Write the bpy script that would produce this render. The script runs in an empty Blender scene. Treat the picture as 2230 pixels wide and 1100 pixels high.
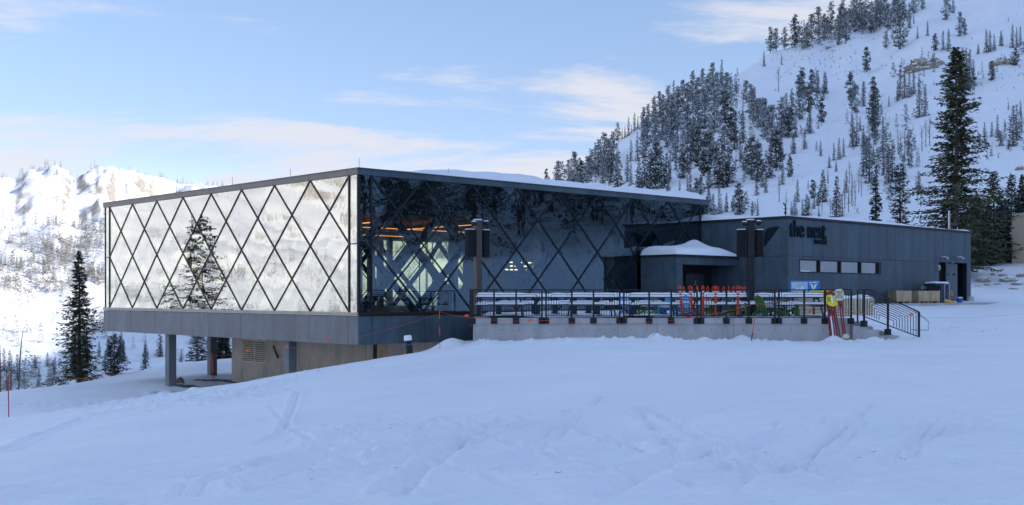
import bpy, math, random
import numpy as np
from mathutils import Vector, Matrix

random.seed(7)
RNG = np.random.default_rng(11)
scn = bpy.context.scene
COL = scn.collection
F = 2465.0; CX = 1115.0; HY = 641.0; EYE = 0.9

# ---------------------------------------------------------------- noise
def _hash(ix, iy, seed):
    h = (ix.astype(np.int64) * 374761393 + iy.astype(np.int64) * 668265263 + seed * 2147483647) & 0xffffffff
    h = ((h ^ (h >> 13)) * 1274126177) & 0xffffffff
    h = (h ^ (h >> 16)) & 0xffffffff
    return h / 4294967295.0
def vnoise(x, y, seed=0):
    x = np.asarray(x, float); y = np.asarray(y, float)
    ix = np.floor(x); iy = np.floor(y); fx = x - ix; fy = y - iy
    fx = fx * fx * fx * (fx * (fx * 6 - 15) + 10); fy = fy * fy * fy * (fy * (fy * 6 - 15) + 10)
    a = _hash(ix, iy, seed); b = _hash(ix + 1, iy, seed); c = _hash(ix, iy + 1, seed); d = _hash(ix + 1, iy + 1, seed)
    return (a * (1 - fx) + b * fx) * (1 - fy) + (c * (1 - fx) + d * fx) * fy * 1.0
def fbm(x, y, oct=4, seed=0, gain=0.5):
    s = 0; a = 1; t = 0
    for i in range(oct):
        c, sn = math.cos(0.6 * i), math.sin(0.6 * i)
        s = s + a * (vnoise(x * c - y * sn, x * sn + y * c, seed + i * 17) - 0.5); t += a
        x = x * 2.03 + 13.1; y = y * 2.03 + 7.7; a *= gain
    return s / t * 2
def ridged(x, y, oct=5, seed=0, gain=0.55):
    s = 0; a = 1; t = 0
    for i in range(oct):
        c, sn = math.cos(0.9 * i), math.sin(0.9 * i)
        s = s + a * (1 - np.abs(2 * vnoise(x * c - y * sn, x * sn + y * c, seed + i * 31) - 1)); t += a
        x = x * 2.07 + 3.1; y = y * 2.07 + 5.7; a *= gain
    return s / t
def sstep(x, a, b):
    t = np.clip((x - a) / (b - a), 0, 1); return t * t * (3 - 2 * t)

# ---------------------------------------------------------------- terrain height
def W(px, py, Z): return ((px - CX) / F * Z, Z, EYE - (py - HY) / F * Z)
CP = [(0,0,-.75),(0,10,-.85),(8,10,-.8),(-5,10,-1.2),(-5,20,-1.35),(-10,20,-2.0),(0,20,-1.0),(12,20,-.8),
      (-14,30,-2.9),(-8,30,-1.8),(-3,30,-1.2),(3,30,-.95),(10,30,-.8),(16,30,-.8),
      W(1030,757,43),W(1100,748,43),W(1250,740,43),W(1400,736,43),W(1550,740,43),W(1700,741,42.5),W(1850,743,42.5),W(2000,737,43.5),
      W(955,764,43.5),W(880,777,43.5),W(800,794,44),W(700,818,44.5),W(620,838,45),W(560,850,46),W(500,862,47),
      (-5.5,51,-2.9),(-9,52,-3.8),(-12,54,-4.15),(-14,58,-4.2),(-4,55,-3.2),
      W(400,873,50),W(300,884,50),W(200,892,48),W(100,895,46),W(0,905,44),
      W(361,845,62),W(460,818,71),W(502,831,67),W(345,795,82),W(230,822,76),W(100,843,72),W(0,852,70),W(500,790,88),W(500,812,75),
      W(2100,692,58),W(2230,700,55),W(2230,662,75),W(2117,656,76),W(2000,664,68),W(2230,800,30),W(2230,580,105),W(2130,588,102),W(2170,640,86),W(2230,632,92),
      (14,58,.15),(20,62,.3),(20,80,.6),(5,75,-2.5),(-8,75,-4.3),(0,62,-3),(0,95,-2.2),(15,100,1.2),(30,105,2.8),(10,50,-1.0),(3,50,-1.1),(5,56,-1.1),
      (60,60,2.2),(60,20,1.5),(90,50,6),(60,-20,1.5),(0,-40,.4),(-40,0,-5),(-50,40,-8),(-70,70,-14),(40,45,.6),(30,52,.1),(40,0,.3),(-20,-60,-2),(90,-40,4),
      (-36,86,-9),(-30,95,-9),(-15,105,-7),(-45,95,-14)]
CPA = np.array(CP)
def _tps():
    n = len(CPA); d = np.hypot(CPA[:,None,0]-CPA[None,:,0], CPA[:,None,1]-CPA[None,:,1])
    K = np.where(d > 0, d**2*np.log(np.maximum(d,1e-9)), 0) + np.eye(n)*6.0
    P = np.c_[np.ones(n), CPA[:,:2]]
    A = np.zeros((n+3,n+3)); A[:n,:n]=K; A[:n,n:]=P; A[n:,:n]=P.T
    return np.linalg.solve(A, np.r_[CPA[:,2],0,0,0])
TW = _tps()
def near_h(x, y):
    x = np.asarray(x,float); y = np.asarray(y,float); sh = x.shape; x=x.ravel(); y=y.ravel()
    out = TW[-3]+TW[-2]*x+TW[-1]*y
    for i,(cx,cy,_) in enumerate(CPA):
        d2 = (x-cx)**2+(y-cy)**2
        out = out + TW[i]*0.5*d2*np.log(np.maximum(d2,1e-12))
    return out.reshape(sh)
RK = np.array([60,110,150,250,400,600,900,1400,2000,2800,4500.])
def leftprof(zs, v=1.0):
    return [-6,-16*v,-26*v,-42*v,-46,-32,18,95,185 if zs>240 else .7*zs,zs,zs*.8]
class RP:
    def __init__(q, rt, zt, z0, p=1.35): q.a=(rt,zt,z0,p)
    def ev(q):
        rt,zt,z0,p=q.a; t=np.clip((RFINE-110)/(rt-110),0,1); z=z0+(zt-z0)*t**p
        return np.maximum(np.where(RFINE>rt, zt-(RFINE-rt)*.12, z),-40)
def rightprof(*a): return RP(*a)
RFINE = np.exp(np.linspace(math.log(60),math.log(4500),160))
def azpx(px): return math.degrees(math.atan((px-CX)/F))
TAB = {
 -180:[0,0,2,5,12,30,60,120,160,200,150], -150:[-3,-6,-8,-10,0,20,70,150,240,300,260], -115:leftprof(470),-90:leftprof(560),-72:leftprof(540),-55:leftprof(450),-38:leftprof(340),
 azpx(-60):leftprof(300),azpx(0):leftprof(262),azpx(50):leftprof(284),azpx(112):leftprof(308),azpx(168):leftprof(266),azpx(213):leftprof(303),azpx(330):leftprof(280),
 azpx(400):leftprof(266),azpx(480):leftprof(262),azpx(600):leftprof(225,.6),azpx(800):leftprof(170,.4),azpx(1000):leftprof(150,.25),
 azpx(1090):rightprof(420,28,0), azpx(1170):rightprof(420,40,1),azpx(1300):rightprof(430,50,2),azpx(1400):rightprof(440,66,2.5),azpx(1480):rightprof(460,78,3),azpx(1580):rightprof(480,92,3),
 azpx(1676):rightprof(500,105,3),azpx(1800):rightprof(540,124,3.2),azpx(1900):rightprof(580,142,3.4),azpx(2100):rightprof(640,180,3.6),azpx(2230):rightprof(680,207,3.6),
 35:rightprof(800,300,4),50:rightprof(860,400,5),68:rightprof(880,600,5),90:rightprof(900,630,6,1.5),118:rightprof(900,620,5,1.5),150:rightprof(1000,380,2,1.5),180:[0,0,2,5,12,30,60,120,160,200,150]}
TK = np.array(sorted(TAB))
# fine table, exact power profile for right side
def _fine():
    out=[]
    for k in sorted(TAB):
        out.append(TAB[k].ev() if isinstance(TAB[k],RP) else np.interp(RFINE, RK, TAB[k]))
    return np.array(out)
TF = _fine()
CORR=None
def far_h(x, y):
    az = np.degrees(np.arctan2(x, y)); r = np.hypot(x, y)
    ai = np.clip(np.searchsorted(TK, az, side='right')-1, 0, len(TK)-2)
    ta = np.clip((az-TK[ai])/(TK[ai+1]-TK[ai]),0,1)
    lr = np.clip((np.log(np.maximum(r,60.01))-math.log(60))/(math.log(4500)-math.log(60))*159,0,158.999)
    ri = lr.astype(int); tr = lr-ri
    v = lambda i: TF[i,ri]*(1-tr)+TF[i,ri+1]*tr
    h = v(ai)*(1-ta)+v(ai+1)*ta
    L = sstep(-az, -0.5, 6) ; Rr = 1-L
    # left mountains: spurs and gullies
    amp = np.clip((r-450)/1500,0,1)
    edge = 1-0.72*sstep(r,1900,2800)
    n1 = ridged(x/620+4.2, y/620+1.7, 6, 5)-.62
    n2 = ridged(x/150+9.2, y/150+2.1, 5, 9)-.62
    n3 = ridged(x/45, y/45, 4, 19)-.62
    h = h + L*(amp*edge*(n1*200+n2*80)+amp*n3*30*(.45+.55*edge))
    if CORR is not None:
        c = np.interp(az, CORR[0], CORR[1]); h = h*(1+(c-1)*L*sstep(r,700,1500))
        c = np.interp(az, CORR[2], CORR[3]); h = h*(1+(c-1)*Rr*sstep(r,150,330)*sstep(az,-.4,.4))
    # right hill undulation
    am = np.clip((r-130)/300,0,1)
    h = h + Rr*am*(fbm(x/120,y/120,4,41)*7+ (ridged(x/60+2,y/60+8,4,3)-.6)*4.0 + fbm(x/14,y/14,3,77)*.7)*(1+ 2.5*sstep(az,26,45))
    return h
def _corr():
    global CORR
    azs=np.arange(-120,-2,.25); rs_=np.linspace(900,4500,260); A,R=np.meshgrid(np.radians(azs),rs_,indexing='ij')
    h=far_h(R*np.sin(A),R*np.cos(A)); e=((h-EYE)/R).max(1)
    pxs=[-60,0,25,50,85,112,140,168,190,213,250,330,400,480,600,800,1000,1080]; pys=[365,385,392,376,362,354,366,388,370,360,364,384,399,404,425,480,515,530]
    tz=np.array([azpx(p) for p in pxs]); te=np.array([(HY-q)/F for q in pys])*np.cos(np.radians(tz))
    tgt=np.interp(azs,np.r_[-120,-72,-45,tz],np.r_[.19,.19,.15,te]); c=tgt/e
    azr_=np.arange(.5,27,.25); A,R=np.meshgrid(np.radians(azr_),np.linspace(300,900,200),indexing='ij'); h=far_h(R*np.sin(A),R*np.cos(A)); e=((h-EYE)/R).max(1)
    pxs=[1140,1170,1230,1290,1345,1400,1450,1500,1560,1610,1676,1740,1800,1860,1900,2100,2300]; pys=[408,402,396,362,310,266,245,215,178,160,114,98,76,44,20,-90,-200]
    tz=np.array([azpx(p) for p in pxs]); te=np.array([(HY-q)/F for q in pys])*np.cos(np.radians(tz)); cr=np.interp(azr_,tz,te)/e
    CORR=(azs,c,azr_,cr)
_corr()
def H0(x, y):
    x = np.asarray(x,float); y=np.asarray(y,float)
    r = np.hypot(x, y); w = sstep(r, 98, 135)
    return near_h(x,y)*(1-w)+far_h(x,y)*w
def hit(px, py, r0=3, r1=900, n=1500):
    R = np.exp(np.linspace(math.log(r0), math.log(r1), n)); k=(px-CX)/F
    Z = R/math.hypot(1,k); X=k*Z
    line = EYE-(py-HY)/F*Z
    g = H0(X,Z); idx = np.nonzero(g>=line)[0]
    i = idx[0] if len(idx) else int(np.argmax((g-EYE)/Z))
    return float(X[i]), float(Z[i]), float(g[i])

# snow tracks etc : pixel polylines -> ground polylines (x,y)
def gl(pts): return [hit(a,b,3,100,700)[:2] for a,b in pts]
def seg_dist(x, y, pl):
    best = np.full(x.shape, 1e9)
    for (ax,ay),(bx,by) in zip(pl[:-1],pl[1:]):
        dx,dy=bx-ax,by-ay; L2=dx*dx+dy*dy+1e-9
        t=np.clip(((x-ax)*dx+(y-ay)*dy)/L2,0,1)
        best=np.minimum(best,np.hypot(x-ax-t*dx,y-ay-t*dy))
    return best
TRACKS=[([(0,977),(90,945),(190,915),(330,893),(440,882)],.16,.07),([(0,935),(150,920),(300,905)],.12,.04),
 ([(835,1098),(900,1045),(960,985),(1050,945),(1120,922)],.10,.085),([(870,1098),(925,1045),(985,985),(1075,948),(1150,925)],.10,.075),
 ([(700,960),(860,930),(1000,912),(1110,905)],.14,.05),([(720,990),(880,950),(1080,925),(1290,893)],.14,.06),([(1180,985),(1330,960),(1500,930),(1620,905)],.16,.06),
 ([(1500,1000),(1640,955),(1790,922)],.16,.07),([(1500,1030),(1650,978),(1830,925)],.16,.07),([(1300,1090),(1420,1040),(1520,990)],.2,.08),
 ([(1885,945),(1884,972),(1915,1004)],.12,-.07),([(1990,950),(1992,972),(2050,1008)],.12,-.07),([(1840,900),(2000,906),(2230,918)],.09,-.035),
 ([(1370,962),(1400,970),(1412,985)],.14,-.08),([(1280,960),(1340,970),(1410,983)],.18,-.09),([(560,960),(610,930),(640,880),(650,860)],.08,.05),
 ([(1960,1100),(2080,1060),(2230,1040)],.2,.05),([(1290,880),(1305,862)],.06,.05),([(250,1100),(520,1085),(640,1050),(760,1010)],.25,.09),
 ([(560,1070),(700,1000),(860,960)],.2,.06),([(330,822),(350,850),(345,862)],.3,.09),([(370,820),(392,845),(385,862)],.3,.09),
 ([(230,850),(330,828),(470,800)],.22,.06)]
_tr=random.Random(31)
for k in range(30):
    x0=_tr.uniform(350,2050); y0=1098-_tr.uniform(0,60); x1=x0+_tr.uniform(240,620); y1=_tr.uniform(880,945)
    if k%4==3: x0,x1=x1,x0
    mx_=(x0+x1)/2+_tr.uniform(-60,60); my_=(y0+y1)/2+_tr.uniform(6,34); w_=_tr.uniform(.06,.095); d_=_tr.uniform(.022,.042)
    P_=[(x0,y0),((x0+mx_)/2,(y0+my_)/2+6),(mx_,my_),((x1+mx_)/2,(y1+my_)/2+4),(x1,y1)]
    TRACKS.append((P_,w_,d_))
    if k%2==0: TRACKS.append(([(a+26+(b-880)*.06,b) for a,b in P_],w_,d_))
TRK=[(gl(p),w,d) for p,w,d in TRACKS]
ROUGH=[(gl([(90,880),(200,882),(330,880),(430,876),(520,868)]),1.5,.17),(gl([(560,852),(620,836),(700,816),(760,802)]),.6,.16),
 (gl([(940,762),(1060,756),(1300,744),(1500,742),(1700,744),(1850,745),(2000,738)]),.6,.26),(gl([(2000,722),(2060,716),(2140,726)]),1.0,.12),
 (gl([(700,950),(760,935),(850,925)]),.7,.05),(gl([(1500,1040),(1620,990)]),.35,.06),(gl([(650,1080),(760,1060),(900,1050),(1100,1045),(1260,1050)]),.30,.07),
 (gl([(1850,1000),(1980,1010),(2230,1020)]),.3,.05)]
MOUNDS=[(-2.37,43.5,.36,.62),(-1.75,43.2,-.12,.25),(-1.95,42.3,.10,.12),(*hit(1428,741,3,100)[:2],.2,.25),(*hit(1760,741,3,100)[:2],.16,.3),(*hit(1535,741,3,100)[:2],.18,.35),
 (*hit(1615,741,3,100)[:2],.22,.35),(*hit(1815,743,3,100)[:2],.25,.35)]
def Hs(x, y):
    """snow surface with relief"""
    h = H0(x, y); r = np.hypot(x, y)
    nearw = 1-sstep(r,90,130)
    d = fbm(x/9,y/9,3,101)*.14 + fbm(x/2.2,y/2.2,3,55)*.05
    # wind / ski relief, stronger close to the camera
    a = math.radians(28); u=(x*math.cos(a)+y*math.sin(a)); v=(-x*math.sin(a)+y*math.cos(a))
    m = (.35+.65*sstep(fbm(x/6,y/6,2,66),-.2,.3))*(1-sstep(r,13.5,23))
    d = d + (m*.95+.05)*((ridged(u/4.2,v/.55,4,8)-.6)*.19+fbm(u/1.6,v/.22,3,18)*.025)
    d = d + m*fbm(x/.35,y/.35,3,4)*.03
    near = r < 62
    if near.any():
        xs, ys = x[near], y[near]; dd = np.zeros(xs.shape)
        for pl,w,dep in TRK:
            dep = dep if dep>0 else dep*.3
            q = seg_dist(xs,ys,pl); ww = w*.75
            dd = dd - dep*1.5*np.exp(-(q/ww)**2) + dep*.6*np.exp(-((q-ww*2)/ww)**2)
        d[near] += dd
    for pl,w,amp in ROUGH:
        q = seg_dist(x,y,pl); e = np.exp(-(q/w)**2)
        d = d + e*amp*(.55*np.abs(fbm(x/.33,y/.33,4,21,.6))*2+.35*fbm(x/1.1,y/1.1,2,12))
    for mx,my,hh,s in MOUNDS:
        d = d + hh*np.exp(-((x-mx)**2+(y-my)**2)/s**2)
    return h + d*nearw

# ---------------------------------------------------------------- materials
MATS = {}
def nt(name):
    m = bpy.data.materials.new(name); m.use_nodes = True; t = m.node_tree; t.nodes.clear()
    o = t.nodes.new('ShaderNodeOutputMaterial'); MATS[name]=m
    return m,t,o
def N(t, typ, **kw):
    n = t.nodes.new(typ)
    for k,v in kw.items():
        if k in n.inputs: n.inputs[k].default_value = v
        else: setattr(n,k,v)
    return n
def ramp(t, fac, stops):
    r = t.nodes.new('ShaderNodeValToRGB'); e=r.color_ramp.elements
    e[0].position=stops[0][0]; e[0].color=(*stops[0][1],1); e[1].position=stops[-1][0]; e[1].color=(*stops[-1][1],1)
    for p,c in stops[1:-1]:
        q=e.new(p); q.color=(*c,1)
    t.links.new(fac, r.inputs[0]); return r.outputs[0]
def mat(name, col, rough=.6, metal=0., var=.12, scale=3., bump=0., bscale=20., emit=None, stretch=(1,1,1), spec=.5):
    m,t,o = nt(name)
    b = N(t,'ShaderNodeBsdfPrincipled'); b.inputs['Roughness'].default_value=rough; b.inputs['Metallic'].default_value=metal
    b.inputs['Specular IOR Level'].default_value=spec
    tc = N(t,'ShaderNodeTexCoord'); mp=N(t,'ShaderNodeMapping'); mp.inputs['Scale'].default_value=stretch
    t.links.new(tc.outputs['Object'],mp.inputs[0])
    no = N(t,'ShaderNodeTexNoise',Scale=scale,Detail=6.,Roughness=.6); t.links.new(mp.outputs[0],no.inputs['Vector'])
    c0=tuple(max(0,c*(1-var)) for c in col); c1=tuple(min(1,c*(1+var)) for c in col)
    t.links.new(ramp(t,no.outputs[0],[(.3,c0),(.7,c1)]), b.inputs['Base Color'])
    if bump:
        n2=N(t,'ShaderNodeTexNoise',Scale=bscale,Detail=5.); t.links.new(mp.outputs[0],n2.inputs['Vector'])
        bp=N(t,'ShaderNodeBump',Strength=bump,Distance=.02); t.links.new(n2.outputs[0],bp.inputs['Height']); t.links.new(bp.outputs[0],b.inputs['Normal'])
    if emit:
        b.inputs['Emission Color'].default_value=(*emit[0],1); b.inputs['Emission Strength'].default_value=emit[1]
    t.links.new(b.outputs[0],o.inputs[0]); return m

def m_snow(name, rock=False, scale=1.0):
    m,t,o=nt(name); b=N(t,'ShaderNodeBsdfPrincipled',Roughness=.55); b.inputs['Specular IOR Level'].default_value=.25
    tc=N(t,'ShaderNodeTexCoord')
    n1=N(t,'ShaderNodeTexNoise',Scale=9.*scale,Detail=8.,Roughness=.65); t.links.new(tc.outputs['Object'],n1.inputs['Vector'])
    n2=N(t,'ShaderNodeTexNoise',Scale=.35*scale,Detail=4.); t.links.new(tc.outputs['Object'],n2.inputs['Vector'])
    col=ramp(t,n2.outputs[0],[(.3,(.80,.82,.85)),(.7,(.87,.88,.90))])
    if rock:
        g=N(t,'ShaderNodeNewGeometry'); s=N(t,'ShaderNodeSeparateXYZ'); t.links.new(g.outputs['Normal'],s.inputs[0])
        a=N(t,'ShaderNodeTexNoise',Scale=rock[2],Detail=9.,Roughness=.7); t.links.new(tc.outputs['Object'],a.inputs['Vector'])
        mm=N(t,'ShaderNodeMath',operation='MULTIPLY_ADD'); t.links.new(a.outputs[0],mm.inputs[0]); mm.inputs[1].default_value=rock[3]; t.links.new(s.outputs[2],mm.inputs[2])
        f=N(t,'ShaderNodeMapRange'); t.links.new(mm.outputs[0],f.inputs[0]); f.inputs['From Min'].default_value=rock[0]; f.inputs['From Max'].default_value=rock[1]
        f.inputs['To Min'].default_value=1; f.inputs['To Max'].default_value=0
        rn=N(t,'ShaderNodeTexNoise',Scale=rock[2]*3,Detail=8.); t.links.new(tc.outputs['Object'],rn.inputs['Vector'])
        rc=ramp(t,rn.outputs[0],[(.3,rock[4]),(.7,rock[5])])
        mx=N(t,'ShaderNodeMix',data_type='RGBA'); t.links.new(f.outputs[0],mx.inputs['Factor']); t.links.new(col,mx.inputs[6]); t.links.new(rc,mx.inputs[7]); col=mx.outputs[2]
    t.links.new(col,b.inputs['Base Color'])
    mp=N(t,'ShaderNodeMapping'); mp.inputs['Scale'].default_value=(.9*scale,3.2*scale,1); mp.inputs['Rotation'].default_value=(0,0,-.5); t.links.new(tc.outputs['Object'],mp.inputs[0])
    n4=N(t,'ShaderNodeTexNoise',Scale=1.3,Detail=7.,Roughness=.6,Distortion=.8); t.links.new(mp.outputs[0],n4.inputs['Vector'])
    b4=N(t,'ShaderNodeBump',Strength=.55,Distance=.10/scale); t.links.new(n4.outputs[0],b4.inputs['Height'])
    bp=N(t,'ShaderNodeBump',Strength=.5,Distance=.03/scale); t.links.new(n1.outputs[0],bp.inputs['Height']); t.links.new(b4.outputs[0],bp.inputs['Normal']); t.links.new(bp.outputs[0],b.inputs['Normal'])
    t.links.new(b.outputs[0],o.inputs[0]); return m
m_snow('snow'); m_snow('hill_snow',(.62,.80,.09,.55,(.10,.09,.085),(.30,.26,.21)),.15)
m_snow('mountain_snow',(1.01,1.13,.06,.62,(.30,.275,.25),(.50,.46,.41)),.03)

def m_panel(name, col, rough=.5):
    """fibre cement / metal cladding: long vertical streaks, cloudy stains"""
    m,t,o=nt(name); b=N(t,'ShaderNodeBsdfPrincipled',Roughness=rough)
    tc=N(t,'ShaderNodeTexCoord'); mp=N(t,'ShaderNodeMapping'); mp.inputs['Scale'].default_value=(3,3,.35); t.links.new(tc.outputs['Object'],mp.inputs[0])
    n=N(t,'ShaderNodeTexNoise',Scale=1.2,Detail=8.,Roughness=.65); t.links.new(mp.outputs[0],n.inputs['Vector'])
    n3=N(t,'ShaderNodeTexNoise',Scale=.7,Detail=6.,Distortion=1.2); t.links.new(tc.outputs['Object'],n3.inputs['Vector'])
    mx=N(t,'ShaderNodeMath',operation='MULTIPLY_ADD'); t.links.new(n3.outputs[0],mx.inputs[0]); mx.inputs[1].default_value=.6
    h=N(t,'ShaderNodeMath',operation='MULTIPLY'); t.links.new(n.outputs[0],h.inputs[0]); h.inputs[1].default_value=.4; t.links.new(h.outputs[0],mx.inputs[2])
    rc=ramp(t,mx.outputs[0],[(.32,tuple(c*.66 for c in col)),(.5,col),(.68,tuple(c*1.38 for c in col))])
    sn=N(t,'ShaderNodeVectorMath',operation='SNAP'); t.links.new(tc.outputs['Object'],sn.inputs[0]); sn.inputs[1].default_value=(1.04,1.2,3.0)
    wn=N(t,'ShaderNodeTexWhiteNoise'); t.links.new(sn.outputs[0],wn.inputs['Vector']); mr=N(t,'ShaderNodeMapRange'); t.links.new(wn.outputs['Value'],mr.inputs[0]); mr.inputs['To Min'].default_value=.86; mr.inputs['To Max'].default_value=1.14
    vm=N(t,'ShaderNodeVectorMath',operation='SCALE'); t.links.new(rc,vm.inputs[0]); t.links.new(mr.outputs[0],vm.inputs['Scale']); t.links.new(vm.outputs[0],b.inputs['Base Color'])
    t.links.new(ramp(t,mx.outputs[0],[(.3,(rough-.1,)*3),(.7,(rough+.15,)*3)]),b.inputs['Roughness'])
    t.links.new(b.outputs[0],o.inputs[0]); return m
m_panel('panel',(.058,.088,.110)); m_panel('panel_light',(.155,.16,.168)); 
def m_conc(name, col):
    m,t,o=nt(name); b=N(t,'ShaderNodeBsdfPrincipled',Roughness=.8)
    tc=N(t,'ShaderNodeTexCoord'); mp=N(t,'ShaderNodeMapping'); mp.inputs['Scale'].default_value=(1,1,.5); t.links.new(tc.outputs['Object'],mp.inputs[0])
    n=N(t,'ShaderNodeTexNoise',Scale=.9,Detail=10.,Roughness=.68,Distortion=.6); t.links.new(mp.outputs[0],n.inputs['Vector'])
    n2=N(t,'ShaderNodeTexNoise',Scale=14.,Detail=5.); t.links.new(tc.outputs['Object'],n2.inputs['Vector'])
    t.links.new(ramp(t,n.outputs[0],[(.3,tuple(c*.62 for c in col)),(.48,tuple(c*.95 for c in col)),(.7,tuple(c*1.2 for c in col))]),b.inputs['Base Color'])
    bp=N(t,'ShaderNodeBump',Strength=.25,Distance=.01); t.links.new(n2.outputs[0],bp.inputs['Height']); t.links.new(bp.outputs[0],b.inputs['Normal'])
    t.links.new(b.outputs[0],o.inputs[0]); return m
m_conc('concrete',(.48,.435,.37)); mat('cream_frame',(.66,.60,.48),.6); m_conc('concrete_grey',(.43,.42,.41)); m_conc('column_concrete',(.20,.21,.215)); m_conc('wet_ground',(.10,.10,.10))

def m_glass(name, refl, tint, wave, dist, gc=(.95,.97,.96), cell=None, tilt=.010):
    m,t,o=nt(name)
    def MM(op,a,b=None):
        n_=t.nodes.new('ShaderNodeMath'); n_.operation=op
        for i_,v_ in enumerate((a,b)):
            if v_ is None: continue
            if isinstance(v_,(int,float)): n_.inputs[i_].default_value=v_
            else: t.links.new(v_,n_.inputs[i_])
        return n_.outputs[0]
    tc=N(t,'ShaderNodeTexCoord'); mp=N(t,'ShaderNodeMapping'); mp.inputs['Scale'].default_value=(1,1,.55); t.links.new(tc.outputs['Object'],mp.inputs[0])
    n=N(t,'ShaderNodeTexNoise',Scale=.9,Detail=2.5,Distortion=.9); t.links.new(mp.outputs[0],n.inputs['Vector'])
    bp=N(t,'ShaderNodeBump',Strength=wave,Distance=dist); t.links.new(n.outputs[0],bp.inputs['Height'])
    g=N(t,'ShaderNodeBsdfGlossy',Roughness=.015); g.inputs['Color'].default_value=(*gc,1); nrm=bp.outputs[0]
    if cell:   # every diamond pane hangs at a slightly different angle
        ax,s0,w=cell; sp=t.nodes.new('ShaderNodeSeparateXYZ'); t.links.new(tc.outputs['Object'],sp.inputs[0])
        u_=MM('DIVIDE',MM('SUBTRACT',sp.outputs[ax],s0),w); v_=MM('DIVIDE',MM('SUBTRACT',sp.outputs[2],.12),2.985)
        cb=t.nodes.new('ShaderNodeCombineXYZ'); t.links.new(MM('FLOOR',MM('ADD',u_,v_)),cb.inputs[0]); t.links.new(MM('FLOOR',MM('SUBTRACT',u_,v_)),cb.inputs[1])
        wn=t.nodes.new('ShaderNodeTexWhiteNoise'); t.links.new(cb.outputs[0],wn.inputs['Vector'])
        v1=t.nodes.new('ShaderNodeVectorMath'); v1.operation='SUBTRACT'; t.links.new(wn.outputs['Color'],v1.inputs[0]); v1.inputs[1].default_value=(.5,.5,.5)
        v2=t.nodes.new('ShaderNodeVectorMath'); v2.operation='SCALE'; t.links.new(v1.outputs[0],v2.inputs[0]); v2.inputs['Scale'].default_value=tilt
        v3=t.nodes.new('ShaderNodeVectorMath'); v3.operation='ADD'; t.links.new(nrm,v3.inputs[0]); t.links.new(v2.outputs[0],v3.inputs[1])
        v4=t.nodes.new('ShaderNodeVectorMath'); v4.operation='NORMALIZE'; t.links.new(v3.outputs[0],v4.inputs[0]); nrm=v4.outputs[0]
    t.links.new(nrm,g.inputs['Normal'])
    tr=N(t,'ShaderNodeBsdfTransparent'); tr.inputs[0].default_value=(*tint,1)
    ge=N(t,'ShaderNodeNewGeometry'); io=N(t,'ShaderNodeMapRange'); t.links.new(ge.outputs['Backfacing'],io.inputs[0]); io.inputs['To Min'].default_value=1.5; io.inputs['To Max'].default_value=1/1.5
    fr=N(t,'ShaderNodeFresnel'); t.links.new(io.outputs[0],fr.inputs['IOR']); mr=N(t,'ShaderNodeMapRange'); t.links.new(fr.outputs[0],mr.inputs[0])
    mr.inputs['From Min'].default_value=.04; mr.inputs['From Max'].default_value=1.; mr.inputs['To Min'].default_value=refl; mr.inputs['To Max'].default_value=1.
    mx=N(t,'ShaderNodeMixShader'); t.links.new(mr.outputs[0],mx.inputs[0]); t.links.new(tr.outputs[0],mx.inputs[1]); t.links.new(g.outputs[0],mx.inputs[2])
    t.links.new(mx.outputs[0],o.inputs[0]); return m
m_glass('glass',.46,(.62,.65,.58),.26,.012,(1.,.985,.94),cell=(1,.68,3.0725),tilt=.022)
m_glass('front_glass',.125,(.80,.83,.80),.32,.012,(.58,.80,1.),cell=(0,.66,2.9225),tilt=.016)
m_glass('back_glass',.06,(.92,.96,.80),.2,.01)
m_glass('window_glass',.35,(.4,.42,.45),.3,.005)

mat('trim',(.16,.145,.13),.42,.55,.1,2); mat('mullion',(.045,.034,.028),.4,.5,.1); mat('sill',(.34,.32,.29),.4,.5,.12,4)
mat('dark_trim',(.02,.022,.026),.5,.2); mat('structure_steel',(.010,.012,.015),.7,0,spec=.2)
mat('soffit_wood',(.34,.17,.07),.6,0,.35,2,stretch=(.4,6,1)); mat('ceiling_void',(.012,.012,.014),.9); mat('interior_dark',(.05,.045,.042),.8); mat('interior_wall',(.16,.12,.09),.8)
mat('interior_floor',(.14,.13,.12),.5); mat('interior_column',(.30,.28,.24),.6)
mat('warm_lamp',(.9,.6,.3),.5,emit=((1,.40,.13),1.1)); mat('sign_lamp',(.9,.8,.6),.5,emit=((1,.92,.62),1.0))
mat('black_metal',(.012,.013,.016),.45,.3,.2); mat('galvanised',(.35,.37,.40),.35,.7); mat('pole_bronze',(.085,.068,.06),.45,.3,.12)
mat('speaker_black',(.010,.012,.016),.7,0,.15,spec=.2); mat('table_blue',(.02,.035,.06),.5,.1,.15)
mat('chair_blue',(.09,.33,.60),.5,0,.15); mat('chair_green',(.10,.20,.035),.5,0,.2)
mat('orange_plastic',(.85,.07,.015),.45,0,.1); mat('white_band',(.8,.8,.8),.4,0,.05); mat('rubber_black',(.02,.02,.02),.8)
mat('red_paint',(.25,.012,.022),.5,0,.25,6); mat('yellow_sign',(.82,.66,.02),.5,0,.1); mat('cream_sign',(.72,.66,.46),.6,0,.06); mat('sign_ink',(.03,.03,.03),.7)
mat('plywood',(.50,.38,.24),.8,0,.28,3,.2,30,stretch=(1,1,.4)); mat('lumber',(.62,.52,.36),.75,0,.2,4); mat('banner_blue',(.015,.19,.55),.5,0,.06); mat('banner_white',(.78,.80,.84),.6); mat('map_grey',(.42,.55,.68),.6,0,.2,18)
mat('bark',(.11,.085,.07),.9,0,.35,9,.5,30,stretch=(1,1,.25)); mat('bark_pale',(.26,.23,.21),.9,0,.3,9,.5,30)
mat('bark_dark',(.05,.045,.04),.9,0,.3)
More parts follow.
